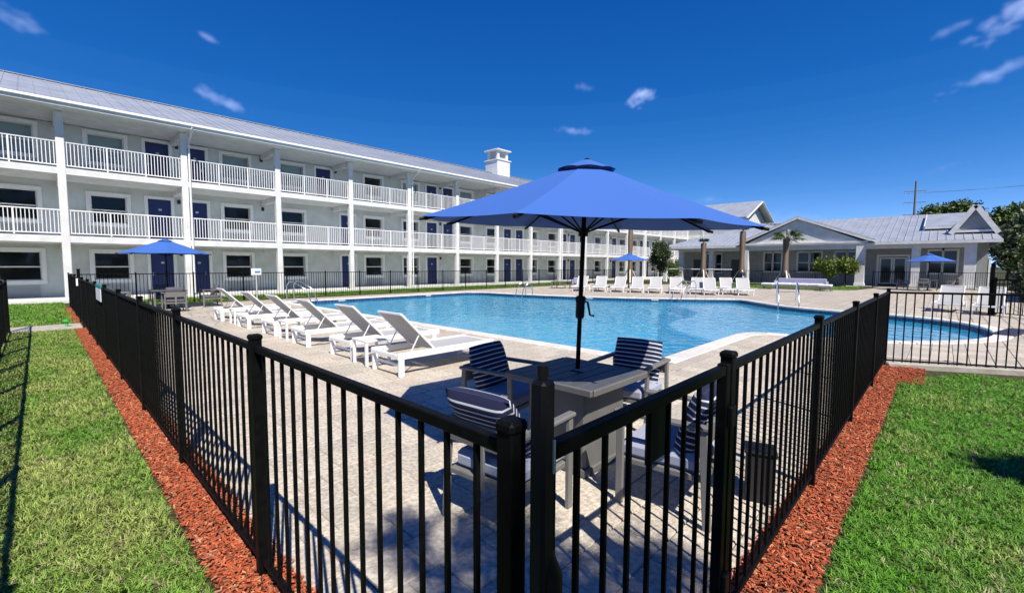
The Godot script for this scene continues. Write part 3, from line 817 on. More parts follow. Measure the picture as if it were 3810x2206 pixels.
func make_hotel() -> void:
	var o := thing("hotel_building", "long three-storey white and grey hotel block with railed walkways", "building")
	var xl := COLX - BAY * 2 - 0.3; var xr := COLX + BAY * 15 + 0.3
	var mid := (xl + xr) * 0.5; var len_x := xr - xl
	var wp: Material = mats["white_paint"]
	# openings
	var holes := [[], [], []]
	var wins := []; var doors := []
	for n in range(-1, 8):
		for f in 3:
			for wx in [2.42, 7.75]:
				wins.append([f, wx + 8.298 * n])
				holes[f].append(Rect2(wx + 8.298 * n - 0.635, FLOORS[f] + 0.76, 1.27, 1.25))
			for dx in [4.32, 5.87]:
				if n == 1 and ((dx < 5.0 and f < 2) or (dx > 5.0 and f == 2)): continue
				if n == 2 and dx > 5.0 and f == 0: continue
				doors.append([f, dx + 8.298 * n])
				holes[f].append(Rect2(dx + 8.298 * n - 0.46, FLOORS[f] + 0.0, 0.92, 2.05))
	var tops := [2.45, 5.22, 7.74]
	for f in 3:
		var w := MB.new()
		wall_with_holes(w, xl, xr, FLOORS[f], tops[f], WALLZ, 0.2, holes[f])
		part(o, "wall", w.done(mats["wall_grey"]))
	part(o, "rear_block", MB.new().box(Vector3(mid, 3.9, -36.5), Vector3(len_x, 7.8, 6.0)).done(mats["wall_grey"]))
	# rooms behind the openings
	var rooms := pivot(o, "rooms")
	for f in 3:
		part(rooms, "room_floor", MB.new().box(Vector3(mid, FLOORS[f] - 0.08, -31.08), Vector3(len_x, 0.16, 4.76)).done(mats["carpet"]))
		part(rooms, "room_ceiling", MB.new().box(Vector3(mid, tops[f] + 0.02, -31.08), Vector3(len_x, 0.06, 4.76)).done(mats["room_wall"]))
	part(rooms, "room_back", MB.new().box(Vector3(mid, 3.9, -33.46), Vector3(len_x, 7.8, 0.06)).done(mats["room_wall"]))
	for k in range(-2, 16):
		part(rooms, "party_wall", MB.new().box(Vector3(COLX + BAY * k, 3.9, -31.06), Vector3(0.15, 7.7, 4.7)).done(mats["room_wall"]))
	for e in [xl + 0.05, xr - 0.05]: part(rooms, "end_wall", MB.new().box(Vector3(e, 3.9, -31.06), Vector3(0.1, 7.8, 4.8)).done(mats["wall_grey"]))
	# slabs
	part(o, "ground_slab", MB.new().box(Vector3(mid, 0.03, -27.32), Vector3(len_x, 0.16, 2.36), Basis.IDENTITY, 0.012).done(mats["plinth_white"]))
	part(o, "walkway_slab", MB.new().box(Vector3(mid, 2.59, -27.34), Vector3(len_x, 0.28, 2.32), Basis.IDENTITY, 0.012).done(wp))
	part(o, "walkway_slab", MB.new().box(Vector3(mid, 5.355, -27.34), Vector3(len_x, 0.27, 2.32), Basis.IDENTITY, 0.012).done(wp))
	# columns, beams
	var cm := MB.new().box(Vector3(0, 3.88, 0), Vector3(0.26, 7.72, 0.26), Basis.IDENTITY, 0.015).done(wp)
	for k in range(-2, 16):
		part(o, "column", cm, Vector3(COLX + BAY * k, 0, COLZ + 0.13))
		for y in [2.33, 5.1, 7.63]:
			part(o, "beam", MB.new().box(Vector3(0, y, -27.5), Vector3(0.24, 0.24, 1.98)).done(wp), Vector3(COLX + BAY * k, 0, 0))
	# railings
	for k in range(-2, 15):
		for f in [1, 2]:
			var x0 := COLX + BAY * k + 0.13; var w := BAY - 0.26
			var r := pivot(o, "railing", Vector3(x0, FLOORS[f] + 0.02, COLZ + 0.13))
			var hi := 1.02
			part(r, "top_rail", rail_mesh(w, 0.05, 0.06), Vector3(0, hi, 0))
			part(r, "bottom_rail", rail_mesh(w, 0.04, 0.05), Vector3(0, 0.08, 0))
			for j in [1, 2]: part(r, "rail_post", rail_post(hi), Vector3(w * j / 3.0, 0, 0))
			var nb := 34
			var all := MB.new()
			for j in nb:
				var bx := w * (j + 0.5) / nb
				if k >= -1 and k <= 2: part(r, "baluster", baluster(), Vector3(bx, 0, 0))
				else: all.box(Vector3(bx, 0.55, 0), Vector3(0.024, 0.92, 0.024))
			if k < -1 or k > 2:
				part(r, "balusters", all.done(mats["white_alu"])).set_meta("kind", "stuff")
	# windows and the cooling-unit grilles below them
	var p0 := window_proto(1.27, 1.25); var p2 := window_proto(1.27, 1.25, mats["blind_teal"])
	var gm := MB.new()
	gm.box(Vector3(0, 0.27, 0.01), Vector3(1.16, 0.5, 0.02))
	for j in 9: gm.box(Vector3(0, 0.06 + 0.05 * j, 0.03), Vector3(1.08, 0.018, 0.03), Basis(Vector3.RIGHT, 0.5))
	var gmesh := gm.done(mats["grille"])
	for w in wins:
		var f: int = w[0]; var x: float = w[1]
		if x > xr - 1.0: continue
		var pr: Dictionary = [p0, p0, p2 if int(absf(x)) % 5 != 1 else p0][f]
		add_window(o, pr, Vector3(x, FLOORS[f] + 0.76, WALLZ))
		part(o, "cooling_grille", gmesh, Vector3(x, FLOORS[f] + 0.03, WALLZ))
	# doors
	var leaf := MB.new().box(Vector3(0, 1.02, -0.07), Vector3(0.9, 2.03, 0.05), Basis.IDENTITY, 0.004)
	var leaf_m := leaf.done(mats["door_blue"])
	var fr := MB.new()
	fr.box(Vector3(0, 2.12, 0.025), Vector3(1.2, 0.14, 0.05), Basis.IDENTITY, 0.006)
	for s in [-1, 1]: fr.box(Vector3(s * 0.53, 1.025, 0.025), Vector3(0.14, 2.05, 0.048), Basis.IDENTITY, 0.006)
	var fr_m := fr.done(mats["trim_white"])
	var handle := MB.new().box(Vector3(0, 0, 0.015), Vector3(0.05, 0.16, 0.02), Basis.IDENTITY, 0.005).bar(Vector3(0, 0, 0.05), Vector3(0.12, 0, 0.05), 0.02, 0.02).done(mats["chrome"])
	var plate := MB.new().box(Vector3.ZERO, Vector3(0.13, 0.1, 0.008)).done(mats["grille"])
	var lamp := MB.new().box(Vector3(0, 0, 0.05), Vector3(0.12, 0.2, 0.1), Basis.IDENTITY, 0.01).box(Vector3(0, 0.02, 0.01), Vector3(0.09, 0.12, 0.02)).done(mats["lamp_black"])
	for d in doors:
		var f: int = d[0]; var x: float = d[1]
		if x > xr - 1.0: continue
		var left := fposmod(x - 4.32, 8.298) < 0.5
		var q := part(o, "door", leaf_m, Vector3(x, FLOORS[f], WALLZ))
		part(q, "door_frame", fr_m)
		part(q, "handle", handle, Vector3(-0.38 if left else 0.3, 0.98, -0.045))
		part(q, "number_plate", plate, Vector3(0.02, 1.55, -0.04))
		if left: part(o, "wall_lamp", lamp, Vector3(x + 0.79, FLOORS[f] + 2.0, WALLZ))
	for e in [[9.05, 2], [9.05, 1]]: part(o, "wall_lamp", lamp, Vector3(e[0], FLOORS[e[1]] + 2.0, WALLZ))
	# roof: standing-seam panels on the front slope, ridge at z -33
	var ez := -25.32; var ey := 8.0; var rz := -33.0; var ry := 10.72
	var sl := Vector2(rz - ez, ry - ey)
	var ang := atan2(sl.y, -sl.x)
	var L := sl.length()
	var sb := Basis(Vector3.RIGHT, ang)
	var n := int(len_x / 0.46)
	var pw := (len_x + 0.9) / n
	var pan := MB.new().box(Vector3(0, -0.02, -L * 0.5), Vector3(pw - 0.004, 0.03, L)).box(Vector3(-pw * 0.5 + 0.018, 0.006, -L * 0.5), Vector3(0.028, 0.026, L))
	var pan_m := pan.done(mats["roof_metal"])
	var roof := part(o, "roof", MB.new().box(Vector3(mid, ey + sl.y * 0.5 - 0.1, (ez + rz) * 0.5 + 0.03), Vector3(len_x + 0.8, 0.08, L - 0.05), sb).box(Vector3(mid, ey + sl.y * 0.5 - 0.05, rz - (ez - rz) * -1.0 * -0.5), Vector3(len_x + 0.8, 0.1, L), Basis(Vector3.RIGHT, -ang)).done(mats["roof_metal"]))
	for k in n:
		var q := part(roof, "roof_panel", pan_m, Vector3(xl - 0.45 + pw * (k + 0.5), ey, ez))
		q.rotation.x = ang
	part(o, "ridge_cap", MB.new().box(Vector3(mid, ry + 0.02, rz), Vector3(len_x + 0.9, 0.04, 0.24), Basis.IDENTITY, 0.012).done(mats["roof_metal"]))
	part(o, "fascia", MB.new().box(Vector3(mid, 7.86, -25.36), Vector3(len_x + 0.9, 0.22, 0.06), Basis.IDENTITY, 0.008).done(wp))
	part(o, "gutter", MB.new().box(Vector3(mid, 7.93, -25.29), Vector3(len_x + 0.9, 0.11, 0.11), Basis.IDENTITY, 0.02).done(mats["trim_white"]))
	part(o, "soffit", MB.new().box(Vector3(mid, 7.77, -26.93), Vector3(len_x + 0.8, 0.03, 3.12)).done(wp))
	for s in [[xl - 0.1], [xr + 0.1]]:
		var g := MB.new()
		for zz in [[-28.7, 0.02], [-40.3, 0.02]]: pass
		g.face([Vector3(s[0], 7.8, -25.9), Vector3(s[0], 10.6, -33.0), Vector3(s[0], 7.9, -40.0)])
		g.face([Vector3(s[0], 7.9, -40.0), Vector3(s[0], 10.6, -33.0), Vector3(s[0], 7.8, -25.9)])
		part(o, "gable_wall", g.done(mats["wall_grey"]))
	for k in [1, 4, 8, 12]:
		var x: float = COLX + BAY * k + 0.19
		part(o, "downspout", MB.new().tube([Vector3(x, 7.9, -25.3), Vector3(x, 7.72, -25.32), Vector3(x, 7.3, -26.12), Vector3(x, 0.2, -26.12)], 0.045, 8).done(mats["trim_white"]))
	# cupola on the ridge
	var cu := pivot(o, "cupola", Vector3(32.4, 0, rz))
	part(cu, "base", MB.new().box(Vector3(0, 11.15, 0), Vector3(1.75, 1.5, 1.75), Basis.IDENTITY, 0.02).box(Vector3(0, 11.93, 0), Vector3(1.95, 0.1, 1.95), Basis.IDENTITY, 0.02).done(wp))
	for sx in [-1, 1]:
		for sz in [-1, 1]: part(cu, "post", MB.new().box(Vector3(sx * 0.6, 12.4, sz * 0.6), Vector3(0.26, 0.9, 0.26), Basis.IDENTITY, 0.01).done(wp))
	part(cu, "louvre", MB.new().box(Vector3(0, 12.4, 0), Vector3(1.0, 0.9, 1.0)).done(mats["grille"]))
	part(cu, "cap", MB.new().box(Vector3(0, 12.9, 0), Vector3(1.95, 0.12, 1.95), Basis.IDENTITY, 0.02).done(wp))
	var pyr := MB.new()
	var tip := Vector3(0, 13.3, 0)
	for k in 4:
		var a := Vector3([-0.95, 0.95, 0.95, -0.95][k], 12.96, [-0.95, -0.95, 0.95, 0.95][k]); var b := Vector3([0.95, 0.95, -0.95, -0.95][k], 12.96, [-0.95, 0.95, 0.95, -0.95][k])
		pyr.face([a, b, tip], Vector3(0, 12.5, 0))
	part(cu, "cap_roof", pyr.done(mats["roof_metal"]))
	# far wing that closes the court
	var w2 := thing("hotel_wing", "far hotel wing with white gabled metal roof above the clubhouse", "building", Vector3(71.0, 0, -30.0))
	part(w2, "wall", MB.new().box(Vector3(0, 4.0, 0), Vector3(12.0, 8.0, 20.0)).done(mats["wall_grey"]))
	for s in [-1, 1]:
		var h := 2.75; var half := 6.6
		var a2 := atan2(h, half)
		part(w2, "roof", MB.new().box(Vector3(s * half * 0.5, 8.0 + h * 0.5, 0.3), Vector3(Vector2(h, half).length(), 0.1, 21.4), Basis(Vector3.BACK, -s * a2)).done(mats["roof_metal"]))
		part(w2, "rake_board", MB.new().bar(Vector3(s * 6.6, 7.85, 11.02), Vector3(0, 10.63, 11.02), 0.3, 0.06).done(wp))
	var gw := MB.new()
	gw.face([Vector3(-6, 8, 10.0), Vector3(6, 8, 10.0), Vector3(0, 10.6, 10.0)], Vector3(0, 8, 0))
	part(w2, "gable_wall", gw.done(mats["wall_grey"]))
	for f in [1, 2]:
		part(w2, "walkway_slab", MB.new().box(Vector3(-6.9, FLOORS[f] - 0.15, 0), Vector3(1.8, 0.27, 20)).done(wp))
		var rl := MB.new().box(Vector3(-7.75, FLOORS[f] + 1.0, 0), Vector3(0.06, 0.06, 20))
		for j in 150: rl.box(Vector3(-7.75, FLOORS[f] + 0.5, -9.9 + j * 0.133), Vector3(0.03, 0.95, 0.03))
		part(w2, "railing", rl.done(mats["white_alu"])).set_meta("kind", "stuff")
	for k in 6: part(w2, "column", MB.new().box(Vector3(-7.7, 4.0, -9.8 + 3.9 * k), Vector3(0.26, 8.0, 0.26)).done(wp))

var rail_cache := {}
func rail_mesh(w: float, h: float, d: float) -> Mesh:
	var k := "%f %f" % [w, h]
	if not rail_cache.has(k): rail_cache[k] = MB.new().box(Vector3(w * 0.5, 0, 0), Vector3(w, h, d), Basis.IDENTITY, 0.006).done(mats["white_alu"])
	return rail_cache[k]
func rail_post(h: float) -> Mesh:
	if not rail_cache.has("post"): rail_cache["post"] = MB.new().box(Vector3(0, h * 0.5, 0), Vector3(0.05, h, 0.05), Basis.IDENTITY, 0.005).done(mats["white_alu"])
	return rail_cache["post"]
func baluster() -> Mesh:
	if not rail_cache.has("bal"): rail_cache["bal"] = MB.new().box(Vector3(0, 0.55, 0), Vector3(0.024, 0.92, 0.024)).done(mats["white_alu"])
	return rail_cache["bal"]

# ---------------------------------------------------------------- clubhouse
func slope(mb: MB, a: Vector3, b: Vector3, c: Vector3, d: Vector3, th := 0.08) -> void:   # slab on four corners, a-b the eave
	var nn := (b - a).cross(d - a).normalized()
	if nn.y < 0: nn = -nn
	var lo := [a - nn * th, b - nn * th, c - nn * th, d - nn * th]
	var hi := [a, b, c, d]
	var ce := (a + b + c + d) * 0.25 - nn * th * 0.5
	if c.distance_to(d) < 0.01:
		mb.face([a, b, c], ce); mb.face([lo[0], lo[1], lo[2]], ce)
	else:
		mb.face(hi, ce); mb.face(lo, ce)
	for k in 4:
		var k2 := (k + 1) % 4
		if hi[k].distance_to(hi[k2]) > 0.01: mb.face([hi[k], hi[k2], lo[k2], lo[k]], ce)

func slab(mb: MB, pts: Array, th := 0.08) -> void:   # thick flat polygon
	var nn: Vector3 = (pts[1] - pts[0]).cross(pts[2] - pts[0]).normalized()
	if nn.y < 0: nn = -nn
	var ce := Vector3.ZERO
	var lo := []
	for p in pts:
		ce += p / pts.size(); lo.append(p - nn * th)
	ce -= nn * th * 0.5
	mb.face(pts, ce); mb.face(lo, ce)
	for k in pts.size():
		var k2 := (k + 1) % pts.size()
		mb.face([pts[k], pts[k2], lo[k2], lo[k]], ce)

func seams(root: Node, a: Vector3, b: Vector3, c: Vector3, d: Vector3, step := 0.45, g0 := 0.0, g1 := 0.0, gm := 0.0, gx := 0.0) -> void:   # raised seams from eave a-b to ridge d-c
	var mb := MB.new()
	var nn := (b - a).cross(d - a).normalized()
	if nn.y < 0: nn = -nn
	var ln := a.distance_to(b)
	var up := (d + c) * 0.5 - (a + b) * 0.5
	var e := (b - a) / ln
	up -= e * up.dot(e)
	var n := int(ln / step)
	for k in n + 1:
		var s := ln * k / n
		# run up the slope until the hip or ridge
		var p := a + e * s
		var t := 1.0
		var l0 := (d - a).dot(e); var l1 := ln - (c - a).dot(e)
		if l0 > 0.05 and s < l0: t = s / l0
		if l1 > 0.05 and ln - s < l1: t = minf(t, (ln - s) / l1)
		if t < 0.03: continue
		var t0 := 0.0
		if g1 > g0 and p.z > g0 - 0.05 and p.z < g1 + 0.05:   # start above the porch valley
			var f := clampf((p.z - g0) / (gm - g0) if p.z < gm else (g1 - p.z) / (g1 - gm), 0.0, 1.0)
			t0 = f * (gx - a.x) / up.x + 0.02
		if t0 > t - 0.03: continue
		mb.bar(p + up * t0 + nn * 0.02, p + up * t + nn * 0.02, 0.03, 0.05)
	part(root, "roof_seams", mb.done(mats["roof_metal"])).set_meta("kind", "stuff")

func make_clubhouse() -> void:
	var o := thing("clubhouse", "low grey and white clubhouse with gabled porch and metal roof", "building")
	var wp: Material = mats["white_paint"]
	var rm: Material = mats["roof_metal"]
	var wx := 48.0
	# front wall faces -x, from z -20.4 to 2.3 (built along x, then turned)
	var body := pivot(o, "front_wall", Vector3(wx, 0, 0))
	body.rotation.y = -PI / 2    # local x runs along +z, local z faces -x
	var holes := []
	var wl := [[-11.75, 1.5], [-8.8, 1.85], [-6.05, 1.7], [-0.1, 1.65]]
	for w in wl: holes.append(Rect2(w[0] - w[1] * 0.5, 1.1, w[1], 1.75))
	holes.append(Rect2(-3.9, 0.05, 1.75, 2.35))
	for d in [-18.8, -15.0]: holes.append(Rect2(d - 0.45, 0.05, 0.9, 2.2))
	for d in [-17.6, -16.7]: holes.append(Rect2(d - 0.3, 0.9, 0.6, 1.9))
	var wm := MB.new()
	wall_with_holes(wm, -20.4, 2.3, 0.05, 3.5, 0.0, 0.2, holes)
	part(body, "wall", wm.done(mats["siding"]))
	for w in wl:
		for s in [-1, 1]:
			var pr := window_proto(w[1] * 0.5 - 0.05, 1.75, null, 0.09)
			add_window(body, pr, Vector3(w[0] + s * (w[1] * 0.25 + 0.0), 1.1, 0.0))
	for d in [-17.6, -16.7]: add_window(body, window_proto(0.6, 1.9, null, 0.08), Vector3(d, 0.9, 0.0))
	for s in [-1, 1]:   # glazed double door
		var dl := part(body, "door", ring(MB.new(), 0.62, 1.95, 0.11, 0.05, -0.05).done(mats["trim_white"]), Vector3(-3.025 + s * 0.435, 0.28, 0))
		part(dl, "pane", MB.new().box(Vector3(0, 0.975, -0.06), Vector3(0.62, 1.95, 0.006)).done(mats["glass"]))
		part(dl, "handle", MB.new().bar(Vector3(-s * 0.36, 0.75, 0.03), Vector3(-s * 0.36, 1.05, 0.03), 0.03, 0.03).done(mats["black_metal"]))
	part(body, "door_frame", ring(MB.new(), 1.75, 2.35, 0.16, 0.06, 0.03).done(mats["trim_white"]), Vector3(-3.025, 0.05, 0))
	for d in [-18.8, -15.0]:
		part(body, "door", MB.new().box(Vector3(0, 1.1, -0.08), Vector3(0.86, 2.16, 0.05), Basis.IDENTITY, 0.006).done(mats["doorway_shade"]), Vector3(d, 0.05, 0))  # leaf coloured dark to give the shade of an open doorway
	part(body, "wall_lamp", MB.new().box(Vector3(-0.1, 2.95, 0.06), Vector3(0.12, 0.22, 0.12), Basis.IDENTITY, 0.01).done(mats["lamp_black"]))
	# hall behind the front wall
	part(body, "hall_floor", MB.new().box(Vector3(-9.05, 0.0, -3.6), Vector3(22.7, 0.1, 6.8)).done(mats["carpet"]))
	part(body, "hall_ceiling", MB.new().box(Vector3(-9.05, 3.2, -3.6), Vector3(22.7, 0.08, 6.8)).done(mats["room_wall"]))
	part(body, "hall_back", MB.new().box(Vector3(-9.05, 1.7, -7.0), Vector3(22.7, 3.4, 0.1)).done(mats["room_wall"]))
	for e in [-20.35, -14.2, -4.6, 2.25]: part(body, "hall_wall", MB.new().box(Vector3(e, 1.7, -3.6), Vector3(0.1, 3.4, 6.75)).done(mats["room_wall"] if absf(e + 9.0) < 10.0 else mats["siding"]))
	part(o, "rear_block", MB.new().box(Vector3(58.0, 1.75, -9.05), Vector3(5.8, 3.5, 22.7)).done(mats["siding"]))
	part(o, "porch_floor", MB.new().box(Vector3(46.3, -0.02, -9.0), Vector3(3.6, 0.14, 23.4), Basis.IDENTITY, 0.02).done(mats["concrete"]))
	# columns
	for e in [[-4.84, 0.6], [-13.3, 0.5], [-1.55, 0.5], [1.3, 0.62], [-16.4, 0.4], [-19.4, 0.45]]:
		var c := part(o, "column", MB.new().box(Vector3(0, 1.72, 0), Vector3(e[1], 3.3, e[1]), Basis.IDENTITY, 0.015).done(wp), Vector3(45.3, 0, e[0]))
		part(c, "base", MB.new().box(Vector3(0, 0.17, 0), Vector3(e[1] + 0.08, 0.2, e[1] + 0.08), Basis.IDENTITY, 0.012).done(wp))
	part(o, "porch_beam", MB.new().box(Vector3(45.3, 3.19, -9.05), Vector3(0.42, 0.42, 21.2), Basis.IDENTITY, 0.01).done(wp))
	part(o, "porch_ceiling", MB.new().box(Vector3(46.7, 3.44, -9.0), Vector3(3.5, 0.04, 23.0)).done(wp))
	# side door seen past the last column
	var sd := part(o, "side_door", MB.new().box(Vector3(49.6, 1.15, 2.42), Vector3(0.9, 2.1, 0.06)).done(mats["doorway_shade"]))
	part(sd, "door_frame", MB.new().box(Vector3(49.1, 1.15, 2.45), Vector3(0.12, 2.2, 0.1)).box(Vector3(50.1, 1.15, 2.45), Vector3(0.12, 2.2, 0.1)).box(Vector3(49.6, 2.25, 2.45), Vector3(1.12, 0.12, 0.09)).done(mats["trim_white"]))
	# main hip roof: ridge along z at x 54
	var ex := 44.55; var bx := 63.4; var z0 := -21.3; var z1 := 2.75; var ye := 3.5
	var ra := Vector3(54.0, 6.15, -14.5); var rb := Vector3(54.0, 6.15, 1.5)
	var A := Vector3(ex, ye, z0); var B := Vector3(ex, ye, z1); var C := Vector3(bx, ye, z1); var D := Vector3(bx, ye, z0)
	var roof := pivot(o, "roof")
	var gz := -9.25; var gy := 5.8; var gl := -14.05; var gr := -3.95; var gx := 44.93; var fy := 3.66
	var vx := ex + (gy - ye) / (ra.y - ye) * (ra.x - ex)    # where the porch ridge dies into the main slope
	var P := Vector3(vx, gy, gz)
	var fl := MB.new()
	slab(fl, [A, Vector3(ex, ye, gl), P, ra])
	slab(fl, [Vector3(ex, ye, gr), B, rb, ra, P])
	part(roof, "roof_slope", fl.done(rm))
	for q in [[C, D, ra, rb], [D, A, ra, ra], [B, C, rb, rb]]:
		var mb := MB.new()
		slope(mb, q[0], q[1], q[2], q[3])
		part(roof, "roof_slope", mb.done(rm))
	seams(roof, A, B, rb, ra, 0.45, gl, gr, gz, P.x)
	seams(roof, D, A, ra, ra)
	part(o, "fascia", MB.new().box(Vector3(ex + 0.02, ye - 0.12, (z0 + gl) * 0.5), Vector3(0.06, 0.22, gl - z0)).box(Vector3(ex + 0.02, ye - 0.12, (gr + z1) * 0.5), Vector3(0.06, 0.22, z1 - gr)).box(Vector3((ex + bx) * 0.5, ye - 0.12, z0), Vector3(bx - ex, 0.22, 0.06)).box(Vector3((ex + bx) * 0.5, ye - 0.12, z1), Vector3(bx - ex, 0.22, 0.06)).done(wp))
	# gabled porch in the middle
	var pr2 := pivot(o, "porch_roof")
	for e in [gl, gr]:
		var a := Vector3(gx, fy, e); var b := Vector3(52.0, fy, e); var c := Vector3(52.0, gy, gz); var d := Vector3(gx, gy, gz)
		var mb := MB.new()
		slope(mb, a, b, c, d)
		part(pr2, "roof_slope", mb.done(rm))
		seams(pr2, a, b, c, d)
		part(pr2, "rake_board", MB.new().bar(Vector3(gx - 0.02, fy - 0.12, e), Vector3(gx - 0.02, gy - 0.1, gz), 0.06, 0.17).done(wp))
	var gw := MB.new()
	gw.face([Vector3(45.12, 3.4, gl + 0.35), Vector3(45.12, 3.4, gr - 0.35), Vector3(45.12, gy - 0.2, gz)], Vector3(50, 3.5, gz))
	part(o, "gable_wall", gw.done(wp))
	part(o, "gable_beam", MB.new().box(Vector3(45.05, 3.5, gz + 0.2), Vector3(0.2, 0.24, 9.3), Basis.IDENTITY, 0.01).done(wp))
	# raised roof section with a pointed dormer at the right end
	var ru := pivot(o, "raised_roof")
	var mb3 := MB.new()
	slope(mb3, Vector3(47.6, 4.72, -1.25), Vector3(47.6, 4.72, 2.3), Vector3(52.5, 6.0, 2.3), Vector3(52.5, 6.0, -1.25))
	part(ru, "roof_slope", mb3.done(rm))
	part(ru, "side_board", MB.new().bar(Vector3(47.6, 4.57, -1.27), Vector3(52.5, 5.85, -1.27), 0.06, 0.3).done(wp))
	part(ru, "front_board", MB.new().box(Vector3(47.62, 4.6, 0.52), Vector3(0.06, 0.2, 3.5)).done(wp))
	var dz := 1.42; var dx := 46.3; var dy := 6.0; var dh := 1.2; var db := 4.08
	for s in [-1, 1]:
		var a := Vector3(dx - 0.25, db, dz + s * dh); var b := Vector3(52.0, db, dz + s * dh); var c := Vector3(52.0, dy, dz); var d := Vector3(dx - 0.25, dy, dz)
		var mb := MB.new()
		slope(mb, a, b, c, d)
		part(ru, "dormer_slope", mb.done(rm))
		part(ru, "rake_board", MB.new().bar(Vector3(dx - 0.28, db - 0.1, dz + s * dh), Vector3(dx - 0.28, dy - 0.05, dz), 0.08, 0.3).done(wp))
	var dg := MB.new()
	dg.face([Vector3(dx, db, dz - dh + 0.1), Vector3(dx, db, dz + dh - 0.1), Vector3(dx, dy - 0.15, dz)], Vector3(50, 4.5, dz))
	part(ru, "dormer_wall", dg.done(mats["siding"]))
	part(ru, "dormer_sill", MB.new().box(Vector3(dx - 0.08, db + 0.08, dz), Vector3(0.2, 0.16, 2 * dh)).done(wp))

# ---------------------------------------------------------------- parasols
func make_parasol(label: String, at: Vector3, turn: float, foot: float) -> Node3D:
	var o := thing("parasol", label, "parasol", at, turn, "blue market parasols")
	var R := 1.34; var yr := 1.965; var yt := 2.4; var rt := 0.2
	for k in 8:
		var a0 := TAU * (k - 0.5) / 8.0; var a1 := TAU * (k + 0.5) / 8.0
		var rows := []
		for j in 9:
			var t := j / 8.0
			var r := lerpf(rt * 0.85, R, t)
			var y := lerpf(yt, yr, t) - 0.012 * sin(PI * t)
			var row := []
			for i in 9:
				var s := i / 8.0
				var p := Vector3(cos(a0), 0, sin(a0)).lerp(Vector3(cos(a1), 0, sin(a1)), s)
				row.append(Vector3(p.x * r, y - 0.012 * t * sin(PI * s), p.z * r))
			rows.append(row)
		part(o, "canopy_panel", MB.new().sheet(rows, true).done(mats["canopy_blue"]))
		var v0 := []
		for j in 4:
			var t := j / 3.0
			var r := lerpf(0.03, rt + 0.05, t)
			var row := []
			for i in 5:
				var p := Vector3(cos(a0), 0, sin(a0)).lerp(Vector3(cos(a1), 0, sin(a1)), i / 4.0)
				row.append(Vector3(p.x * r, lerpf(2.482, 2.398, t) + 0.012 * t * sin(PI * i / 4.0), p.z * r))
			v0.append(row)
		part(o, "vent_cap", MB.new().sheet(v0, true).done(mats["canopy_blue"]))
		var d := Vector3(cos(a0), 0, sin(a0))
		part(o, "rib", MB.new().tube([Vector3(0, 2.38, 0) + d * 0.05, d * 0.3 + Vector3(0, 2.31, 0), d * 0.8 + Vector3(0, 2.115, 0), d * 1.32 + Vector3(0, yr - 0.022, 0)], 0.01, 6).done(mats["black_metal"]))
		part(o, "strut", MB.new().tube([Vector3(0, 1.9, 0) + d * 0.04, d * 0.7 + Vector3(0, 2.14, 0)], 0.008, 6).done(mats["black_metal"]))
		part(o, "rib_tip", MB.new().tube([d * 1.3 + Vector3(0, yr - 0.012, 0), d * 1.36 + Vector3(0, yr - 0.022, 0)], 0.013, 6).done(mats["black_plastic"]))
	part(o, "pole", MB.new().tube([Vector3(0, foot, 0), Vector3(0, 1.3, 0), Vector3(0, 2.42, 0)], 0.019, 12).done(mats["black_metal"]))
	part(o, "finial", MB.new().tube([Vector3(0, 2.47, 0), Vector3(0, 2.488, 0), Vector3(0, 2.496, 0)], [0.03, 0.026, 0.01], 12).done(mats["black_plastic"]))
	part(o, "hub", MB.new().tube([Vector3(0, 1.86, 0), Vector3(0, 1.93, 0)], 0.04, 12).done(mats["black_plastic"]))
	var cr := part(o, "crank_housing", MB.new().tube([Vector3(0, 1.17, 0), Vector3(0, 1.19, 0), Vector3(0, 1.3, 0), Vector3(0, 1.34, 0), Vector3(0, 1.36, 0)], [0.03, 0.038, 0.038, 0.048, 0.034], 12).done(mats["black_plastic"]))
	part(cr, "crank_handle", MB.new().tube([Vector3(0.03, 1.31, 0), Vector3(0.06, 1.31, 0), Vector3(0.085, 1.2, 0), Vector3(0.12, 1.195, 0)], 0.01, 6).done(mats["black_plastic"]))
	if foot < 0.3:
		part(o, "base", MB.new().tube([Vector3(0, 0.0, 0), Vector3(0, 0.05, 0), Vector3(0, 0.07, 0), Vector3(0, 0.3, 0)], [0.25, 0.25, 0.04, 0.035], 16).done(mats["black_metal"]))
	return o

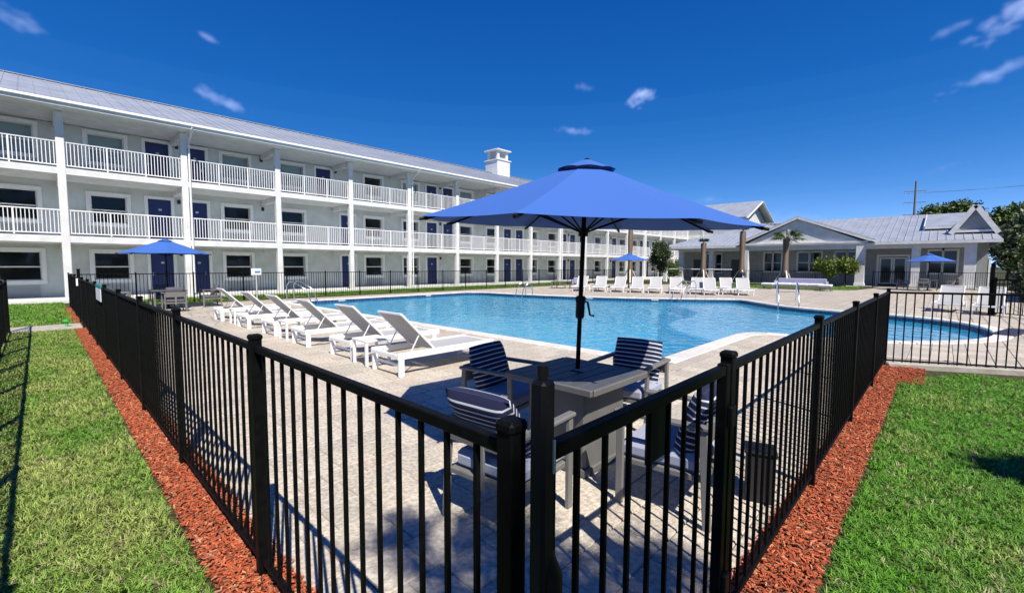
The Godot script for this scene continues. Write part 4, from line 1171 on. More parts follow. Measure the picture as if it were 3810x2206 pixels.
# ---------------------------------------------------------------- loungers
func make_lounger(called: String, label: String, group: String) -> Node3D:
	# head end at local x = 0, foot at x = 1.88, back raised over the head end
	var o := thing(called, label, "sun lounger", Vector3.ZERO, 0.0, group)
	var w := 0.73; var y := 0.3; var L := 1.88
	for s in [-1, 1]:
		part(o, "side_rail", MB.new().box(Vector3(L * 0.5, y, s * w * 0.5), Vector3(L, 0.095, 0.042), Basis.IDENTITY, 0.006).done(mats["white_alu"]))
		for x in [0.06, L - 0.12]: part(o, "leg", MB.new().box(Vector3(x, 0.14, s * w * 0.5), Vector3(0.09, 0.28, 0.041), Basis.IDENTITY, 0.006).done(mats["white_alu"]))
	for x in [0.02, L - 0.02]: part(o, "end_rail", MB.new().box(Vector3(x, y, 0), Vector3(0.04, 0.055, w - 0.035), Basis.IDENTITY, 0.006).done(mats["white_alu"]))
	part(o, "cross_bar", MB.new().box(Vector3(0.07, 0.16, 0), Vector3(0.03, 0.03, w - 0.03)).done(mats["white_alu"]))
	var rows := []
	for j in 7:
		var row := []
		for i in 5:
			row.append(Vector3(0.68 + (L - 0.75) * j / 6.0, y + 0.024 - 0.014 * sin(PI * i / 4.0), -w * 0.5 + 0.03 + (w - 0.06) * i / 4.0))
		rows.append(row)
	part(o, "seat_sling", MB.new().sheet(rows).done(mats["sling"]))
	var p0 := Vector3(0.68, y + 0.03, 0); var p1 := Vector3(0.1, y + 0.6, 0)
	for s in [-1, 1]: part(o, "back_rail", MB.new().bar(p0 + Vector3(0, 0, s * (w * 0.5 - 0.045)), p1 + Vector3(0, 0, s * (w * 0.5 - 0.045)), 0.03, 0.03, 0.004).done(mats["white_alu"]))
	part(o, "back_top_rail", MB.new().box(p1, Vector3(0.03, 0.03, w - 0.09), Basis.IDENTITY, 0.004).done(mats["white_alu"]))
	rows = []
	for j in 7:
		var row := []
		for i in 5:
			var nrm := Vector3(0.7, 0.7, 0)
			row.append(p0.lerp(p1, j / 6.0) - nrm * 0.02 * sin(PI * i / 4.0) + Vector3(0, 0, -w * 0.5 + 0.055 + (w - 0.11) * i / 4.0))
		rows.append(row)
	part(o, "back_sling", MB.new().sheet(rows).done(mats["sling"]))
	for s in [-1, 1]: part(o, "back_stay", MB.new().bar(p0.lerp(p1, 0.45) + Vector3(0, 0, s * (w * 0.5 - 0.06)), Vector3(0.12, 0.27, s * (w * 0.5 - 0.06)) + Vector3(0.12, 0.02, 0), 0.014, 0.014).done(mats["white_alu"]))
	return o

func make_side_table(label: String, at: Vector3) -> Node3D:
	var o := thing("side_table", label, "side table", at, 0.0, "white side tables between loungers")
	part(o, "table_top", MB.new().box(Vector3(0, 0.4, 0), Vector3(0.46, 0.04, 0.46), Basis.IDENTITY, 0.008).done(mats["white_alu"]))
	for sx in [-1, 1]:
		for sz in [-1, 1]: part(o, "leg", MB.new().box(Vector3(sx * 0.2, 0.19, sz * 0.2), Vector3(0.045, 0.38, 0.045), Basis.IDENTITY, 0.005).done(mats["white_alu"]))
	return o

# ---------------------------------------------------------------- chairs, tables
func pillow(w: float, h: float, t: float) -> MB:
	var mb := MB.new()
	var n := 14
	for side in [-1.0, 1.0]:
		var rows := []
		for j in n + 1:
			var row := []
			for i in n + 1:
				var u := lerpf(-1, 1, float(i) / n); var v := lerpf(-1, 1, float(j) / n)
				var b := pow(maxf(0.0, (1.0 - pow(absf(u), 5.0)) * (1.0 - pow(absf(v), 5.0))), 0.45)
				row.append(Vector3(u * w * 0.5 * (1.0 - 0.03 * v * v), v * h * 0.5 * (1.0 - 0.03 * u * u), side * t * 0.5 * b))
			rows.append(row)
		mb.sheet(rows, side < 0)
	return mb

func make_chair(label: String, group: String, striped := true) -> Node3D:
	# seat centre at the origin, facing +z
	var o := thing("patio_chair", label, "chair", Vector3.ZERO, 0.0, group)
	var ga: Material = mats["grey_alu"]
	for sx in [-1, 1]:
		var x: float = sx * 0.29
		part(o, "leg", MB.new().box(Vector3(x, 0.31, 0.27), Vector3(0.03, 0.62, 0.05), Basis.IDENTITY, 0.004).done(ga))
		part(o, "leg", MB.new().bar(Vector3(x, 0.0, -0.3), Vector3(x, 0.64, -0.26), 0.03, 0.05, 0.004).done(ga))
		part(o, "armrest", MB.new().box(Vector3(x, 0.635, 0.0), Vector3(0.06, 0.03, 0.62), Basis.IDENTITY, 0.008).done(ga))
	part(o, "seat_frame", MB.new().box(Vector3(0, 0.3, 0.0), Vector3(0.55, 0.04, 0.56), Basis.IDENTITY, 0.006).done(ga))
	part(o, "back_frame", MB.new().box(Vector3(0, 0.58, -0.275), Vector3(0.55, 0.16, 0.03), Basis(Vector3.RIGHT, -0.12), 0.006).box(Vector3(0, 0.4, -0.285), Vector3(0.05, 0.3, 0.02)).done(ga))
	var sc := MB.new().box(Vector3(0, 0.375, 0.02), Vector3(0.53, 0.12, 0.54), Basis.IDENTITY, 0.035)
	part(o, "seat_cushion", sc.done(mats["cushion_navy"] if striped else mats["cushion_dark"]))
	var bc := part(o, "back_cushion", pillow(0.52, 0.48, 0.15).done(mats["stripe"] if striped else mats["cushion_dark"]), Vector3(0, 0.605, -0.17))
	bc.rotation.x = -0.3
	return o

func make_cube_table(label: String, at: Vector3) -> Node3D:
	var o := thing("pedestal_table", label, "table", at, 0.0, "square grey parasol tables")
	for k in 7:
		var z := -0.36 + 0.12 * k
		for s in [-1, 1] if k == 3 else [0]:
			var lx := 0.8 if s == 0 else 0.375
			part(o, "top_slat", MB.new().box(Vector3(s * 0.2125, 0.71, z), Vector3(lx, 0.028, 0.114), Basis.IDENTITY, 0.004).done(mats["table_grey"]))
	var rm := MB.new()
	for s in [-1, 1]:
		rm.box(Vector3(s * 0.415, 0.7, 0), Vector3(0.03, 0.05, 0.86), Basis.IDENTITY, 0.006).box(Vector3(0, 0.7, s * 0.432), Vector3(0.8, 0.05, 0.02), Basis.IDENTITY, 0.006)
	part(o, "rim", rm.done(mats["table_base"]))
	part(o, "pedestal", MB.new().box(Vector3(0, 0.35, 0), Vector3(0.58, 0.66, 0.58), Basis.IDENTITY, 0.02).done(mats["table_base"]))
	part(o, "plinth", MB.new().box(Vector3(0, 0.03, 0), Vector3(0.62, 0.06, 0.62), Basis.IDENTITY, 0.006).done(mats["table_base"]))
	return o

func make_furniture() -> void:
	# table by the gate
	make_cube_table("square grey slatted table under the large blue parasol by the gate", Vector3(3.1, 0, -2.2))
	var ps := make_parasol("large blue parasol standing in the grey table by the gate", Vector3(3.14, 0, -2.22), 0.0, 0.74)
	ps.basis = Basis(Vector3(0.7215, 0, -0.689).normalized(), deg_to_rad(1.6)) * Basis(Vector3.UP, deg_to_rad(43.68 - 90.0 - 3.0))
	ps.position = Vector3(3.14, 0.72, -2.22) - ps.basis * Vector3(0, 0.72, 0)   # it leans a little in its socket, the canopy tipped towards the gate
	var tip := Basis((ps.basis.inverse() * Vector3(0.69, 0, 0.7215)).normalized(), deg_to_rad(3.1))
	for q in ps.get_children():
		var nm := str(q.name)
		if not (nm.begins_with("pole") or nm.begins_with("crank")): q.transform = Transform3D(tip, Vector3(0, 2.05, 0) - tip * Vector3(0, 2.05, 0))
	var g1 := "striped cushion chairs round the gate table"
	var c := make_chair("grey chair with striped navy cushion on the lounger side of table", g1)
	c.position = Vector3(3.1, 0, -3.06)
	var chairs := [c,
		copy(c, "patio_chair", "grey chair with striped navy cushion on the pool side of table", Vector3(4.18, 0, -2.3), -PI / 2 + 0.1),
		copy(c, "patio_chair", "grey chair with striped cushion, its back to the gate corner", Vector3(2.08, 0, -2.0), PI / 2 + 0.1),
		copy(c, "patio_chair", "grey chair with striped cushion, its back to the lawn fence", Vector3(3.0, 0, -1.3), PI + 0.12)]
	chairs[0].rotation.y = 0.16
	var cu: Node3D = chairs[2].get_node("back_cushion")   # slumped over the chair back
	cu.position = Vector3(0, 0.66, -0.2); cu.rotation.x = -0.62
	# low dark box inside the lawn fence
	var bx := thing("ground_speaker", "small dark box standing inside the lawn fence", "speaker box", Vector3(3.42, 0, -0.86), 0.3)
	part(bx, "case", MB.new().box(Vector3(0, 0.17, 0), Vector3(0.2, 0.33, 0.18), Basis.IDENTITY, 0.012).done(mats["lamp_black"]))
	part(bx, "lid", MB.new().box(Vector3(0, 0.345, 0), Vector3(0.22, 0.02, 0.2), Basis.IDENTITY, 0.006).done(mats["black_plastic"]))
	# loungers along the near side of the pool
	var gl := "white loungers along the near side of the pool"
	var zs := [-5.93, -7.5, -9.2, -11.05, -12.75, -14.95]
	var lab := ["white lounger with grey sling closest to the striped chairs", "second white lounger from the striped chairs, beside the side table", "third white lounger from the striped chairs", "fourth white lounger from the striped chairs", "fifth white lounger from the striped chairs", "last white lounger of the near row, closest to the hotel"]
	var l0 := make_lounger("sun_lounger", lab[0], gl)
	for k in 6:
		var at := Vector3(3.47 + [0.0, 0.06, 0.02, 0.05, 0.0, -0.02][k], 0, zs[k])
		if k == 0: l0.position = at
		else: copy(l0, "sun_lounger", lab[k], at, [0, 0.02, -0.02, 0.015, 0.02, -0.03][k])
	make_side_table("white side table between the first two near loungers", Vector3(3.72, 0, -6.74))
	make_side_table("white side table between the third and fourth near loungers", Vector3(3.75, 0, -10.15))
	make_side_table("white side table between the last two near loungers", Vector3(3.75, 0, -13.8))
	# loungers along the far side, feet towards the water
	var spots := [[24.6, -17.0], [25.05, -15.9], [25.5, -14.75], [25.87, -13.8], [26.28, -12.8], [26.68, -11.75], [27.14, -10.6], [27.0, -9.9], [28.1, -9.35], [28.0, -8.4]]
	for k in spots.size():
		var q := copy(l0, "sun_lounger", "white lounger in the far row across the pool", Vector3(spots[k][0], 0, spots[k][1]), PI + 0.42 + [0.0, 0.05, -0.04, 0.03, 0.0, 0.04, -0.05, 0.02, 0.05, 0.0][k])
		q.set_meta("group", "white loungers in the far row across the pool")
	for e in [Vector3(23.9, 0, 0.3), Vector3(23.5, 0, 1.3)]:
		var q := copy(l0, "sun_lounger", "white lounger past the shallow end, near the dark hedge", e, PI - 0.1)
		q.set_meta("group", "white loungers past the shallow end")
	make_side_table("white side table among the far row of loungers", Vector3(27.0, 0, -8.95))
	make_side_table("white side table between the loungers left of the far parasol", Vector3(24.9, 0, -16.4))
	# the other parasols and their tables
	make_parasol("blue parasol before the blue doors at the foot of hotel", Vector3(3.14, 0, -20.0), 0.3, 0.02)
	make_parasol("blue parasol behind the far row of loungers", Vector3(29.2, 0, -16.3), 0.1, 0.02)
	make_parasol("blue parasol on the clubhouse terrace", Vector3(41.2, 0, -0.72), 0.2, 0.02)
	var g2 := "dark chairs under the hotel parasol"
	var d0 := make_chair("dark chair under the hotel parasol", g2, false)
	d0.position = Vector3(3.1, 0, -18.7); d0.rotation.y = PI
	for e in [[Vector3(1.8, 0, -19.9), PI / 2], [Vector3(4.45, 0, -20.1), -PI / 2], [Vector3(3.2, 0, -21.25), 0.0]]: copy(d0, "patio_chair", "dark chair under the hotel parasol", e[0], e[1])
	var t2 := thing("patio_table", "low grey table under the hotel parasol", "table", Vector3(3.14, 0, -20.0), 0.0)
	table_parts(t2, 1.0, 0.66)
	var t3 := thing("patio_table", "grey table under the clubhouse terrace parasol", "table", Vector3(41.2, 0, -0.72), 0.0)
	table_parts(t3, 1.0, 0.7)
	for e in [[Vector3(40.1, 0, -0.9), PI / 2], [Vector3(41.0, 0, -2.0), 0.0], [Vector3(41.5, 0, 0.5), PI]]:
		copy(d0, "patio_chair", "dark chair round the clubhouse terrace table", e[0], e[1]).set_meta("group", "dark chairs round the clubhouse terrace table")
	# sofa group on the far deck
	sofa("long lilac-grey sofa with white seat cushions on the far deck", Vector3(36.2, 0, -7.1), PI / 2 + PI, 3.0)
	for e in [[Vector3(35.4, 0, -8.9), "white cushioned stool beside the sofa, closer to the loungers"], [Vector3(35.2, 0, -5.5), "white cushioned stool beside the sofa, closer to the clubhouse door"]]:
		var st := thing("stool", e[1], "stool", e[0])
		part(st, "cushion", MB.new().box(Vector3(0, 0.37, 0), Vector3(0.7, 0.12, 0.7), Basis.IDENTITY, 0.03).done(mats["cushion_white"]))
		part(st, "frame", MB.new().box(Vector3(0, 0.26, 0), Vector3(0.72, 0.08, 0.72), Basis.IDENTITY, 0.01).done(mats["grey_alu"]))
		for sx in [-1, 1]:
			for sz in [-1, 1]: part(st, "leg", MB.new().box(Vector3(sx * 0.32, 0.12, sz * 0.32), Vector3(0.06, 0.24, 0.06)).done(mats["grey_alu"]))
	# low grey table and seat near the hotel end of the far deck
	sofa("dark low sofa on the deck near the hotel end", Vector3(26.0, 0, -18.4), 2.3, 0.9)
	var t4 := thing("patio_table", "low dark table on the deck near the hotel end", "table", Vector3(25.3, 0, -19.4), 0.3)
	table_parts(t4, 1.1, 0.45)
	# thin dark slab standing in for a cast shadow at the shallow end
	var mt := thing("shadow_slab", "dark navy slab standing in for a shadow at the shallow end", "mat", Vector3(16.4, 0.0, 1.28), -0.25)
	part(mt, "shadow_pad", MB.new().box(Vector3(0, 0.02, 0), Vector3(1.7, 0.05, 0.42), Basis.IDENTITY, 0.02).done(mats["shadow_navy"]))

func table_parts(o: Node3D, w: float, h: float) -> void:
	part(o, "table_top", MB.new().box(Vector3(0, h, 0), Vector3(w, 0.04, w), Basis.IDENTITY, 0.01).done(mats["table_grey"]))
	for sx in [-1, 1]:
		for sz in [-1, 1]: part(o, "leg", MB.new().box(Vector3(sx * (w * 0.5 - 0.06), h * 0.5, sz * (w * 0.5 - 0.06)), Vector3(0.05, h, 0.05)).done(mats["grey_alu"]))

func sofa(label: String, at: Vector3, turn: float, w: float) -> void:
	var o := thing("sofa", label, "sofa", at, turn)
	part(o, "frame", MB.new().box(Vector3(0, 0.22, 0), Vector3(w, 0.14, 0.8), Basis.IDENTITY, 0.015).done(mats["grey_alu"]))
	part(o, "backrest", MB.new().box(Vector3(0, 0.55, -0.36), Vector3(w - 0.1, 0.42, 0.16), Basis.IDENTITY, 0.05).done(mats["cushion_lilac"]))
	for s in [-1, 1]: part(o, "arm", MB.new().box(Vector3(s * w * 0.5, 0.4, 0), Vector3(0.1, 0.36, 0.8), Basis.IDENTITY, 0.02).done(mats["cushion_lilac"]))
	var n := maxi(1, int(w / 0.8))
	for k in n: part(o, "seat_cushion", MB.new().box(Vector3(-w * 0.5 + w * (k + 0.5) / n, 0.36, 0.04), Vector3(w / n - 0.04, 0.14, 0.7), Basis.IDENTITY, 0.04).done(mats["cushion_white"]))
	for s in [-1, 1]:
		for z in [-0.34, 0.34]: part(o, "leg", MB.new().box(Vector3(s * (w * 0.5 - 0.05), 0.08, z), Vector3(0.06, 0.16, 0.06)).done(mats["grey_alu"]))

# ---------------------------------------------------------------- pool fittings and small things
func make_fittings() -> void:
	var ch: Material = mats["chrome"]
	var h := func(label: String, at: Vector3, turn: float, w: float, reach: float, hi: float):
		var o := thing("pool_handrail", label, "handrail", at, turn, "chrome pool handrails")
		for s in [-1, 1]:
			part(o, "rail", MB.new().tube([Vector3(0, -0.02, s * w), Vector3(0, hi * 0.8, s * w), Vector3(0.12, hi, s * w), Vector3(0.35, hi, s * w), Vector3(reach * 0.8, hi * 0.55, s * w), Vector3(reach, -0.3, s * w)], 0.022, 8).done(ch))
		part(o, "cross_bar", MB.new().tube([Vector3(0.05, hi * 0.6, -w), Vector3(0.05, hi * 0.6, w)], 0.016, 8).done(ch))
	h.call("chrome handrail at the near hotel corner of the pool", Vector3(7.6, 0, -20.75), -PI / 2 * 0.6, 0.25, 1.2, 0.85)
	h.call("chrome ladder rails on the hotel side of the pool", Vector3(18.3, 0, -16.2), PI - 0.3, 0.35, 0.7, 0.6)
	h.call("chrome handrail by the steps before the far loungers", Vector3(22.3, 0, -9.0), PI - 0.2, 0.25, 1.3, 0.85)
	h.call("chrome handrail by the far corner of the shallow shelf", Vector3(21.5, 0, -4.7), PI + 0.3, 0.35, 1.2, 0.9)
	# rules board on the hotel-side fence
	var s := thing("notice_board", "small white notice board with blue lines on the hotel-side fence", "sign", Vector3(6.95, 0, -23.02))
	part(s, "board", MB.new().box(Vector3(0, 1.25, 0), Vector3(0.42, 0.3, 0.02), Basis.IDENTITY, 0.004).done(mats["trim_white"]))
	part(s, "blue_panel", MB.new().box(Vector3(0.05, 1.24, 0.013), Vector3(0.24, 0.1, 0.004)).done(mats["sign_blue"]))
	part(s, "post", MB.new().box(Vector3(0, 0.62, -0.03), Vector3(0.05, 1.24, 0.03)).done(mats["grille"]))
	# green marker by the path
	var gm := thing("path_marker", "small green marker post beside the concrete path", "marker", Vector3(0.42, 0, -16.0))
	part(gm, "post", MB.new().tube([Vector3(0, 0, 0), Vector3(0, 0.14, 0)], 0.03, 8).done(mats["green_plastic"]))
	part(gm, "cap", MB.new().tube([Vector3(0, 0.14, 0), Vector3(0, 0.19, 0), Vector3(0, 0.21, 0)], [0.07, 0.06, 0.02], 10).done(mats["green_plastic"]))
	# white boom before the clubhouse
	var bm := thing("boom_barrier", "white horizontal boom on a post before the clubhouse", "barrier", Vector3(43.0, 0, -20.0))
	part(bm, "cabinet", MB.new().box(Vector3(0, 0.68, 0), Vector3(0.3, 1.36, 0.36), Basis.IDENTITY, 0.02).done(mats["trim_white"]))
	part(bm, "boom", MB.new().box(Vector3(-0.2, 1.27, 3.0), Vector3(0.05, 0.09, 6.6), Basis.IDENTITY, 0.01).done(mats["trim_white"]))
	# utility pole far behind
	var up := thing("utility_pole", "tall grey utility pole with three cross-arms above the trees", "utility pole", Vector3(200, 0, -8.0))
	part(up, "pole", MB.new().tube([Vector3(0, 0, 0), Vector3(0, 29.5, 0)], [0.42, 0.26], 8).done(mats["wood_pole"]))
	for y in [26.2, 22.6, 18.6]:
		part(up, "cross_arm", MB.new().box(Vector3(0, y, 0), Vector3(0.2, 0.16, 5.6), Basis(Vector3.UP, 0.25)).done(mats["wood_pole"]))
		for q in [-2.6, -1.3, 1.3, 2.6]: part(up, "insulator", MB.new().tube([Vector3(0, y, q) + Vector3(q * 0.25, 0, 0), Vector3(q * 0.25, y - 0.7, q)], 0.1, 6).done(mats["grille"]))
	for y in [25.6, 18.0]:
		for q in [-2.6, 2.6]:
			var pts := []
			for k in 13:
				var t := k / 12.0
				pts.append(Vector3(200 - 40.0 * t, y - 6.0 * 4.0 * t * (1.0 - t) * 0.35, -8.0 + q + 80.0 * t))
			var wr := thing("power_line", "thin power line running from the utility pole", "power line", Vector3.ZERO, 0.0, "power lines from the utility pole")
			part(wr, "wire", MB.new().tube(pts, 0.03, 4).done(mats["wood_pole"]))

# ---------------------------------------------------------------- trees and shrubs
func leaf_mesh(n: int, size: float, seed_: int, spread: float) -> ArrayMesh:   # a small clump of leaves
	var g := RandomNumberGenerator.new()
	g.seed = seed_
	var mb := MB.new()
	for k in n:
		var b := Basis.from_euler(Vector3(g.randf_range(-0.9, 0.9), g.randf() * TAU, g.randf_range(-0.9, 0.9)))
		var o := Vector3(g.randfn(0, spread), g.randfn(0, spread * 0.8), g.randfn(0, spread))
		var l := size * g.randf_range(0.7, 1.3); var w := l * 0.28
		var t := g.randf_range(0.8, 1.2)
		mb.col = Color(t, t, t)
		mb.face([o, o + b * Vector3(w, 0.0, l * 0.45), o + b * Vector3(0, -0.1 * l, l), o + b * Vector3(-w, 0.0, l * 0.45)])
	return mb.done(mats["leaf"])

func make_tree(called: String, label: String, at: Vector3, height: float, crown: Array, leaf: Mesh, density: float, tint: Color, trunk_r: float, group := "", category := "tree") -> Node3D:
	# crown: blobs [centre (local), radii]
	var o := thing(called, label, category, at, 0.0, group)
	var tr := MB.new()
	tr.tube([Vector3(0, -0.05, 0), Vector3(0.03, height * 0.12, 0.02), Vector3(-0.05, height * 0.35, 0.05), Vector3(0.05, height * 0.6, 0)], [trunk_r * 1.35, trunk_r, trunk_r * 0.8, trunk_r * 0.45], 9)
	for b in crown:
		var c: Vector3 = b[0]
		var f := Vector3(0, clampf(c.y - 1.1 * Vector2(c.x, c.z).length() - 0.4, height * 0.15, height * 0.55), 0)
		tr.tube([f, f.lerp(c, 0.5) + Vector3(0, 0.15, 0), c], [trunk_r * 0.5, trunk_r * 0.3, trunk_r * 0.1], 6)
	part(o, "trunk", tr.done(mats["bark"]))
	var xf := []; var cs := []
	for b in crown:
		var c: Vector3 = b[0]; var r: Vector3 = b[1]
		var n := int(density * (r.x * r.y + r.y * r.z + r.x * r.z))
		for k in n:
			var d := Vector3(rng.randfn(), rng.randfn(), rng.randfn()).normalized()
			var rad := pow(rng.randf(), 0.45)
			var lump := 0.78 + 0.28 * sin(d.x * 5.0 + c.x) * sin(d.y * 4.0 + c.y * 3.0) + 0.16 * sin(d.z * 9.0 + c.z)
			var p := c + d * r * rad * lump
			xf.append(Transform3D(Basis.from_euler(Vector3(rng.randf() * TAU, rng.randf() * TAU, 0)).scaled(Vector3.ONE * rng.randf_range(0.7, 1.3)), p))
			var t := rng.randf_range(0.6, 1.35)
			cs.append(Color(tint.r * t, tint.g * t, tint.b * t * rng.randf_range(0.7, 1.2)))
	instances("crown", leaf, xf, cs, "", "", o)
	return o

func make_palm(label: String, at: Vector3, height: float, fronds: int, reach: float, low: float, lean := 0.0) -> void:
	var o := thing("palm_tree", label, "palm", at, 0.0, "young palms held by white props")
	var mb := MB.new()
	var n := int(height / 0.09)
	for k in n:   # overlapping leaf boots
		var y := height * k / n
		var r := 0.2 + 0.03 * sin(y * 2.0)
		for s in 9:
			var an := TAU * (s + 0.5 * (k % 2)) / 9.0
			var t := 1.25 if (s + k) % 2 == 0 else 0.62
			mb.col = Color(t, t * 0.97, t * 0.92)
			var d := Vector3(cos(an), 0, sin(an)); var sd := Vector3(-d.z, 0, d.x)
			var b := Vector3(lean * y, y, 0)
			mb.face([b + d * (r + 0.03) - sd * 0.075, b + d * (r + 0.03) + sd * 0.075, b + d * (r - 0.012) + sd * 0.055 + Vector3(0, 0.15, 0), b + d * (r - 0.012) - sd * 0.055 + Vector3(0, 0.15, 0)], b)
	mb.col = Color.WHITE
	mb.tube([Vector3(0, -0.02, 0), Vector3(lean * height, height, 0)], 0.17, 10)
	part(o, "trunk", mb.done(mats["palm_bark"]))
	for k in 3:   # timber props
		var an := TAU * k / 3.0 + 0.5
		part(o, "prop", MB.new().bar(Vector3(cos(an) * 0.9, 0.0, sin(an) * 0.9), Vector3(cos(an) * 0.2, 1.25, sin(an) * 0.2), 0.09, 0.05).done(mats["timber_white"]))
	for k in fronds:
		var an := TAU * k / fronds * 2.4 + rng.randf() * 0.4
		var el := rng.randf_range(low, 1.45)
		var f := MB.new()
		var d := Vector3(cos(an), 0, sin(an))
		var top := Vector3(lean * height, height, 0)
		var pts := []
		for j in 6:
			var t := j / 5.0
			pts.append(top + d * reach * t * cos(el) + Vector3(0, reach * (t * sin(el) - 0.34 * t * t), 0))
		f.col = Color(0.12, 0.15, 0.04)
		f.tube(pts, [0.022, 0.018, 0.014, 0.01, 0.007, 0.003], 5)
		for j in 26:   # leaflets in a fan
			var t := 0.45 + 0.55 * j / 26.0
			var p: Vector3 = pts[int(t * 4.99)].lerp(pts[mini(5, int(t * 4.99) + 1)], fmod(t * 4.99, 1.0))
			for s in [-1, 1]:
				var sd: Vector3 = Vector3(-d.z, 0, d.x) * s
				var tipd: Vector3 = (sd * (1.0 - t * 0.4) + d * 0.7 + Vector3(0, rng.randf_range(-0.5, 0.1), 0)).normalized() * reach * 0.5
				var g := rng.randf_range(0.7, 1.3)
				f.col = Color(0.1 * g, 0.17 * g, 0.035 * g)
				f.face([p, p + tipd * 0.5 + d * 0.04, p + tipd, p + tipd * 0.5 - d * 0.04])
		part(o, "frond", f.done(mats["leaf"]))

func make_plants() -> void:
	make_palm("young palm with props behind the far loungers, bare top", Vector3(42.0, 0, -15.95), 3.6, 9, 0.75, 0.95)
	make_palm("tall young palm beside the left end of gabled porch", Vector3(43.0, 0, -12.95), 4.6, 9, 0.8, 0.95)
	make_palm("young palm with full green head before the gabled porch", Vector3(42.0, 0, -9.35), 3.75, 17, 1.25, 0.2)
	make_palm("young palm rising behind the far blue parasol", Vector3(38.5, 0, -21.4), 5.2, 7, 0.7, 0.8)
	var leaf_far := leaf_mesh(10, 0.34, 7, 0.26)
	var leaf_shrub := leaf_mesh(8, 0.16, 8, 0.1)
	var leaf_near := leaf_mesh(7, 0.11, 9, 0.07)
	# bushy clump between the hotel and the clubhouse
	make_tree("bushy_tree", "bushy dark green tree beside the far blue parasol", Vector3(40.0, 0, -19.15), 3.6, [[Vector3(0, 3.1, 0), Vector3(0.85, 0.8, 0.85)], [Vector3(0.3, 2.3, -0.5), Vector3(0.7, 0.7, 0.7)], [Vector3(-0.4, 2.6, 0.6), Vector3(0.6, 0.6, 0.6)], [Vector3(0.2, 1.6, 0.1), Vector3(0.5, 0.6, 0.5)]], leaf_shrub, 260, Color(0.055, 0.085, 0.035), 0.12)
	make_tree("round_shrub", "rounded green shrub behind the white boom", Vector3(44.2, 0, -19.9), 1.6, [[Vector3(0, 1.15, 0), Vector3(0.8, 0.75, 0.8)]], leaf_shrub, 320, Color(0.1, 0.17, 0.03), 0.06, "", "shrub")
	make_tree("small_tree", "small leafy tree under the porch, beside the palm", Vector3(43.4, 0, -7.0), 2.1, [[Vector3(0, 1.65, 0), Vector3(0.75, 0.5, 0.85)], [Vector3(0, 1.2, 0.5), Vector3(0.4, 0.4, 0.4)]], leaf_shrub, 330, Color(0.13, 0.19, 0.025), 0.04)
	make_tree("small_tree", "small leafy tree beside the wide porch column", Vector3(44.0, 0, -5.65), 2.1, [[Vector3(0, 1.7, 0), Vector3(0.8, 0.42, 0.95)], [Vector3(0, 1.4, 0.3), Vector3(0.4, 0.3, 0.5)]], leaf_shrub, 330, Color(0.15, 0.2, 0.03), 0.03)
	# trees behind the clubhouse and on the right
	var tg := "trees behind the clubhouse"
	make_tree("broad_tree", "round tree top showing over the metal roof", Vector3(80, 0, -1.3), 9.3, [[Vector3(0, 8.0, 0), Vector3(1.8, 1.4, 1.6)], [Vector3(0, 6.5, 0.3), Vector3(2.0, 1.5, 2.0)]], leaf_far, 60, Color(0.08, 0.13, 0.025), 0.25, tg)
	make_tree("broad_tree", "tree top rising behind the pointed dormer", Vector3(80, 0, 1.2), 9.8, [[Vector3(0, 8.4, 0), Vector3(2.0, 1.4, 1.9)], [Vector3(0, 6.6, 0.8), Vector3(2.2, 1.8, 2.2)]], leaf_far, 60, Color(0.08, 0.125, 0.025), 0.25, tg)
	make_tree("broad_tree", "wide tree past the clubhouse's right end, furthest back", Vector3(78, 0, 5.6), 9.0, [[Vector3(0, 7.0, 0), Vector3(2.4, 1.7, 2.6)], [Vector3(0.5, 5.2, 1.6), Vector3(2.4, 2.0, 2.6)], [Vector3(-0.6, 5.0, -1.4), Vector3(2.2, 2.2, 2.2)]], leaf_far, 60, Color(0.085, 0.135, 0.03), 0.3, tg)
	make_tree("broad_tree", "silvery green tree past the clubhouse's right end", Vector3(62, 0, 6.0), 7.0, [[Vector3(0, 5.2, 0), Vector3(2.0, 1.6, 2.2)], [Vector3(-0.5, 3.4, -1.3), Vector3(1.7, 1.9, 1.7)], [Vector3(0.2, 3.2, 1.2), Vector3(1.7, 1.7, 1.8)]], leaf_far, 75, Color(0.13, 0.17, 0.085), 0.22, tg)
	make_tree("broad_tree", "yellow green tree beside the clubhouse terrace", Vector3(50, 0, 5.1), 4.6, [[Vector3(0, 3.3, 0), Vector3(1.3, 1.3, 1.4)], [Vector3(0.2, 2.0, 0.9), Vector3(1.3, 1.3, 1.3)], [Vector3(-0.2, 1.7, -0.7), Vector3(1.0, 1.2, 1.0)]], leaf_shrub, 230, Color(0.12, 0.19, 0.03), 0.14, tg)
	make_tree("broad_tree", "dark green tree at the terrace's outer corner", Vector3(46, 0, 6.0), 4.6, [[Vector3(0, 3.0, 0), Vector3(1.5, 1.4, 1.6)], [Vector3(0.2, 1.5, 0.6), Vector3(1.5, 1.3, 1.5)]], leaf_shrub, 230, Color(0.06, 0.1, 0.025), 0.14, tg)
	for k in 5:
		var hp := Vector3(31.5 + 2.4 * k, 0, 3.1 + 0.28 * k)
		make_tree("dark_shrub", "dense dark shrub in the hedge behind the far right fence", hp, 1.9, [[Vector3(0, 0.95, 0), Vector3(1.2, 0.85, 0.9)], [Vector3(0.5, 0.6, 0.2), Vector3(1.0, 0.6, 0.8)]], leaf_shrub, 200, Color(0.03, 0.05, 0.02), 0.08, "dark shrubs of the hedge behind the far right fence", "shrub")
	# trees behind the photographer; their shade falls through the gate and on the lawn
	var blobs := []
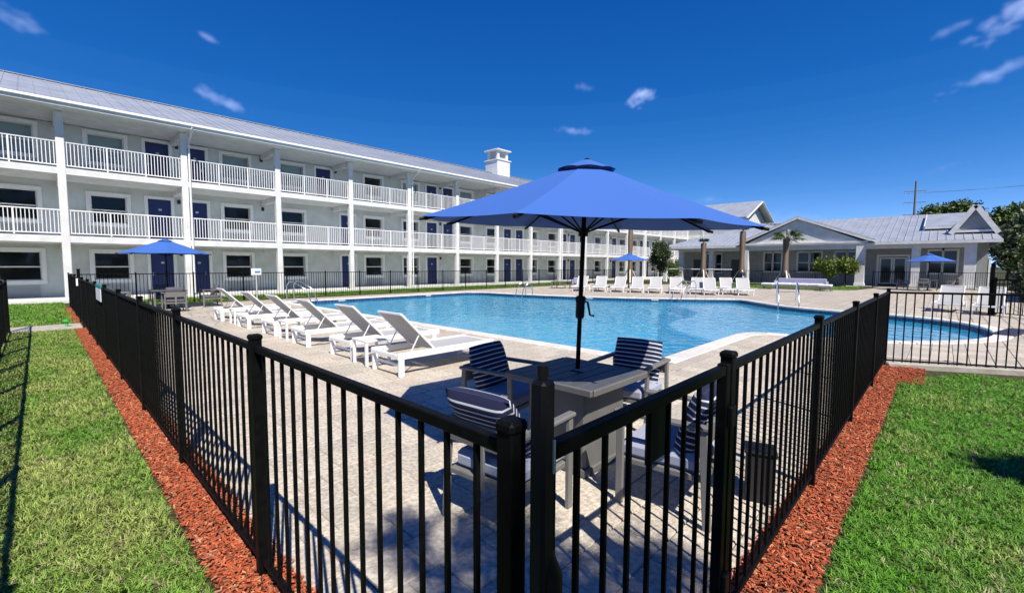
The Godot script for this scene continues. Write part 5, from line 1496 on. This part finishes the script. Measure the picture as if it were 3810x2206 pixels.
	for e in [[1.3, -1.25, 0.5], [1.75, -1.75, 0.42], [2.25, -1.05, 0.28], [1.45, -2.25, 0.25], [1.1, -0.9, 0.55], [1.8, -1.1, 0.42]]:
		var hh := rng.randf_range(7.8, 9.4)   # where the sun brings this clump's shade to (x, z)
		blobs.append([Vector3(e[0] - 0.29 * hh + 1.6, hh, e[1] + 0.78 * hh - 5.6), Vector3(e[2], e[2] * 0.7, e[2]) * 1.18])
	make_tree("shade_tree", "tall tree behind the gate corner, its shade dappling the pavers", Vector3(-1.6, 0, 5.6), 9.6, blobs, leaf_near, 185, Color(0.07, 0.12, 0.025), 0.14, "shade trees outside the fence")
	var b2 := []
	for e in [[5.4, 0.8, 0.42, 5.6], [5.6, 1.4, 0.6, 5.8], [5.35, 0.5, 0.25, 5.4]]:
		b2.append([Vector3(e[0] - 0.29 * e[3] - 4.3, e[3], e[1] + 0.78 * e[3] - 5.4), Vector3(e[2], e[2] * 0.7, e[2])])
	make_tree("shade_tree", "young tree on the lawn, its shade on the grass", Vector3(4.3, 0, 5.4), 6.4, b2, leaf_near, 620, Color(0.06, 0.1, 0.025), 0.09, "shade trees outside the fence")
	# the row of trees that the hotel's panes mirror
	for k in 8:
		var r := rng.randf_range(0.85, 1.15)
		make_tree("boundary_tree", "tall green tree in the row behind the pool's lawn side", Vector3(-18.0 + 9.5 * k + rng.randf_range(-2, 2), 0, 34.0 + rng.randf_range(-3, 3)), 11.0 * r, [[Vector3(0, 8.0 * r, 0), Vector3(4.2, 3.2, 4.0) * r], [Vector3(2.5, 5.0, 0.5), Vector3(3.4, 3.2, 3.2)], [Vector3(-2.6, 4.6, -0.4), Vector3(3.2, 3.2, 3.2)]], leaf_far, 26, Color(0.06, 0.1, 0.025), 0.3, "row of trees behind the pool's lawn side")

func _ready() -> void:
	rng.seed = 77
	make_view()
	make_materials()
	make_ground()
	make_pool()
	make_deck()
	make_plots()
	make_hotel()
	make_clubhouse()
	make_fences()
	make_furniture()
	make_fittings()
	make_plants()
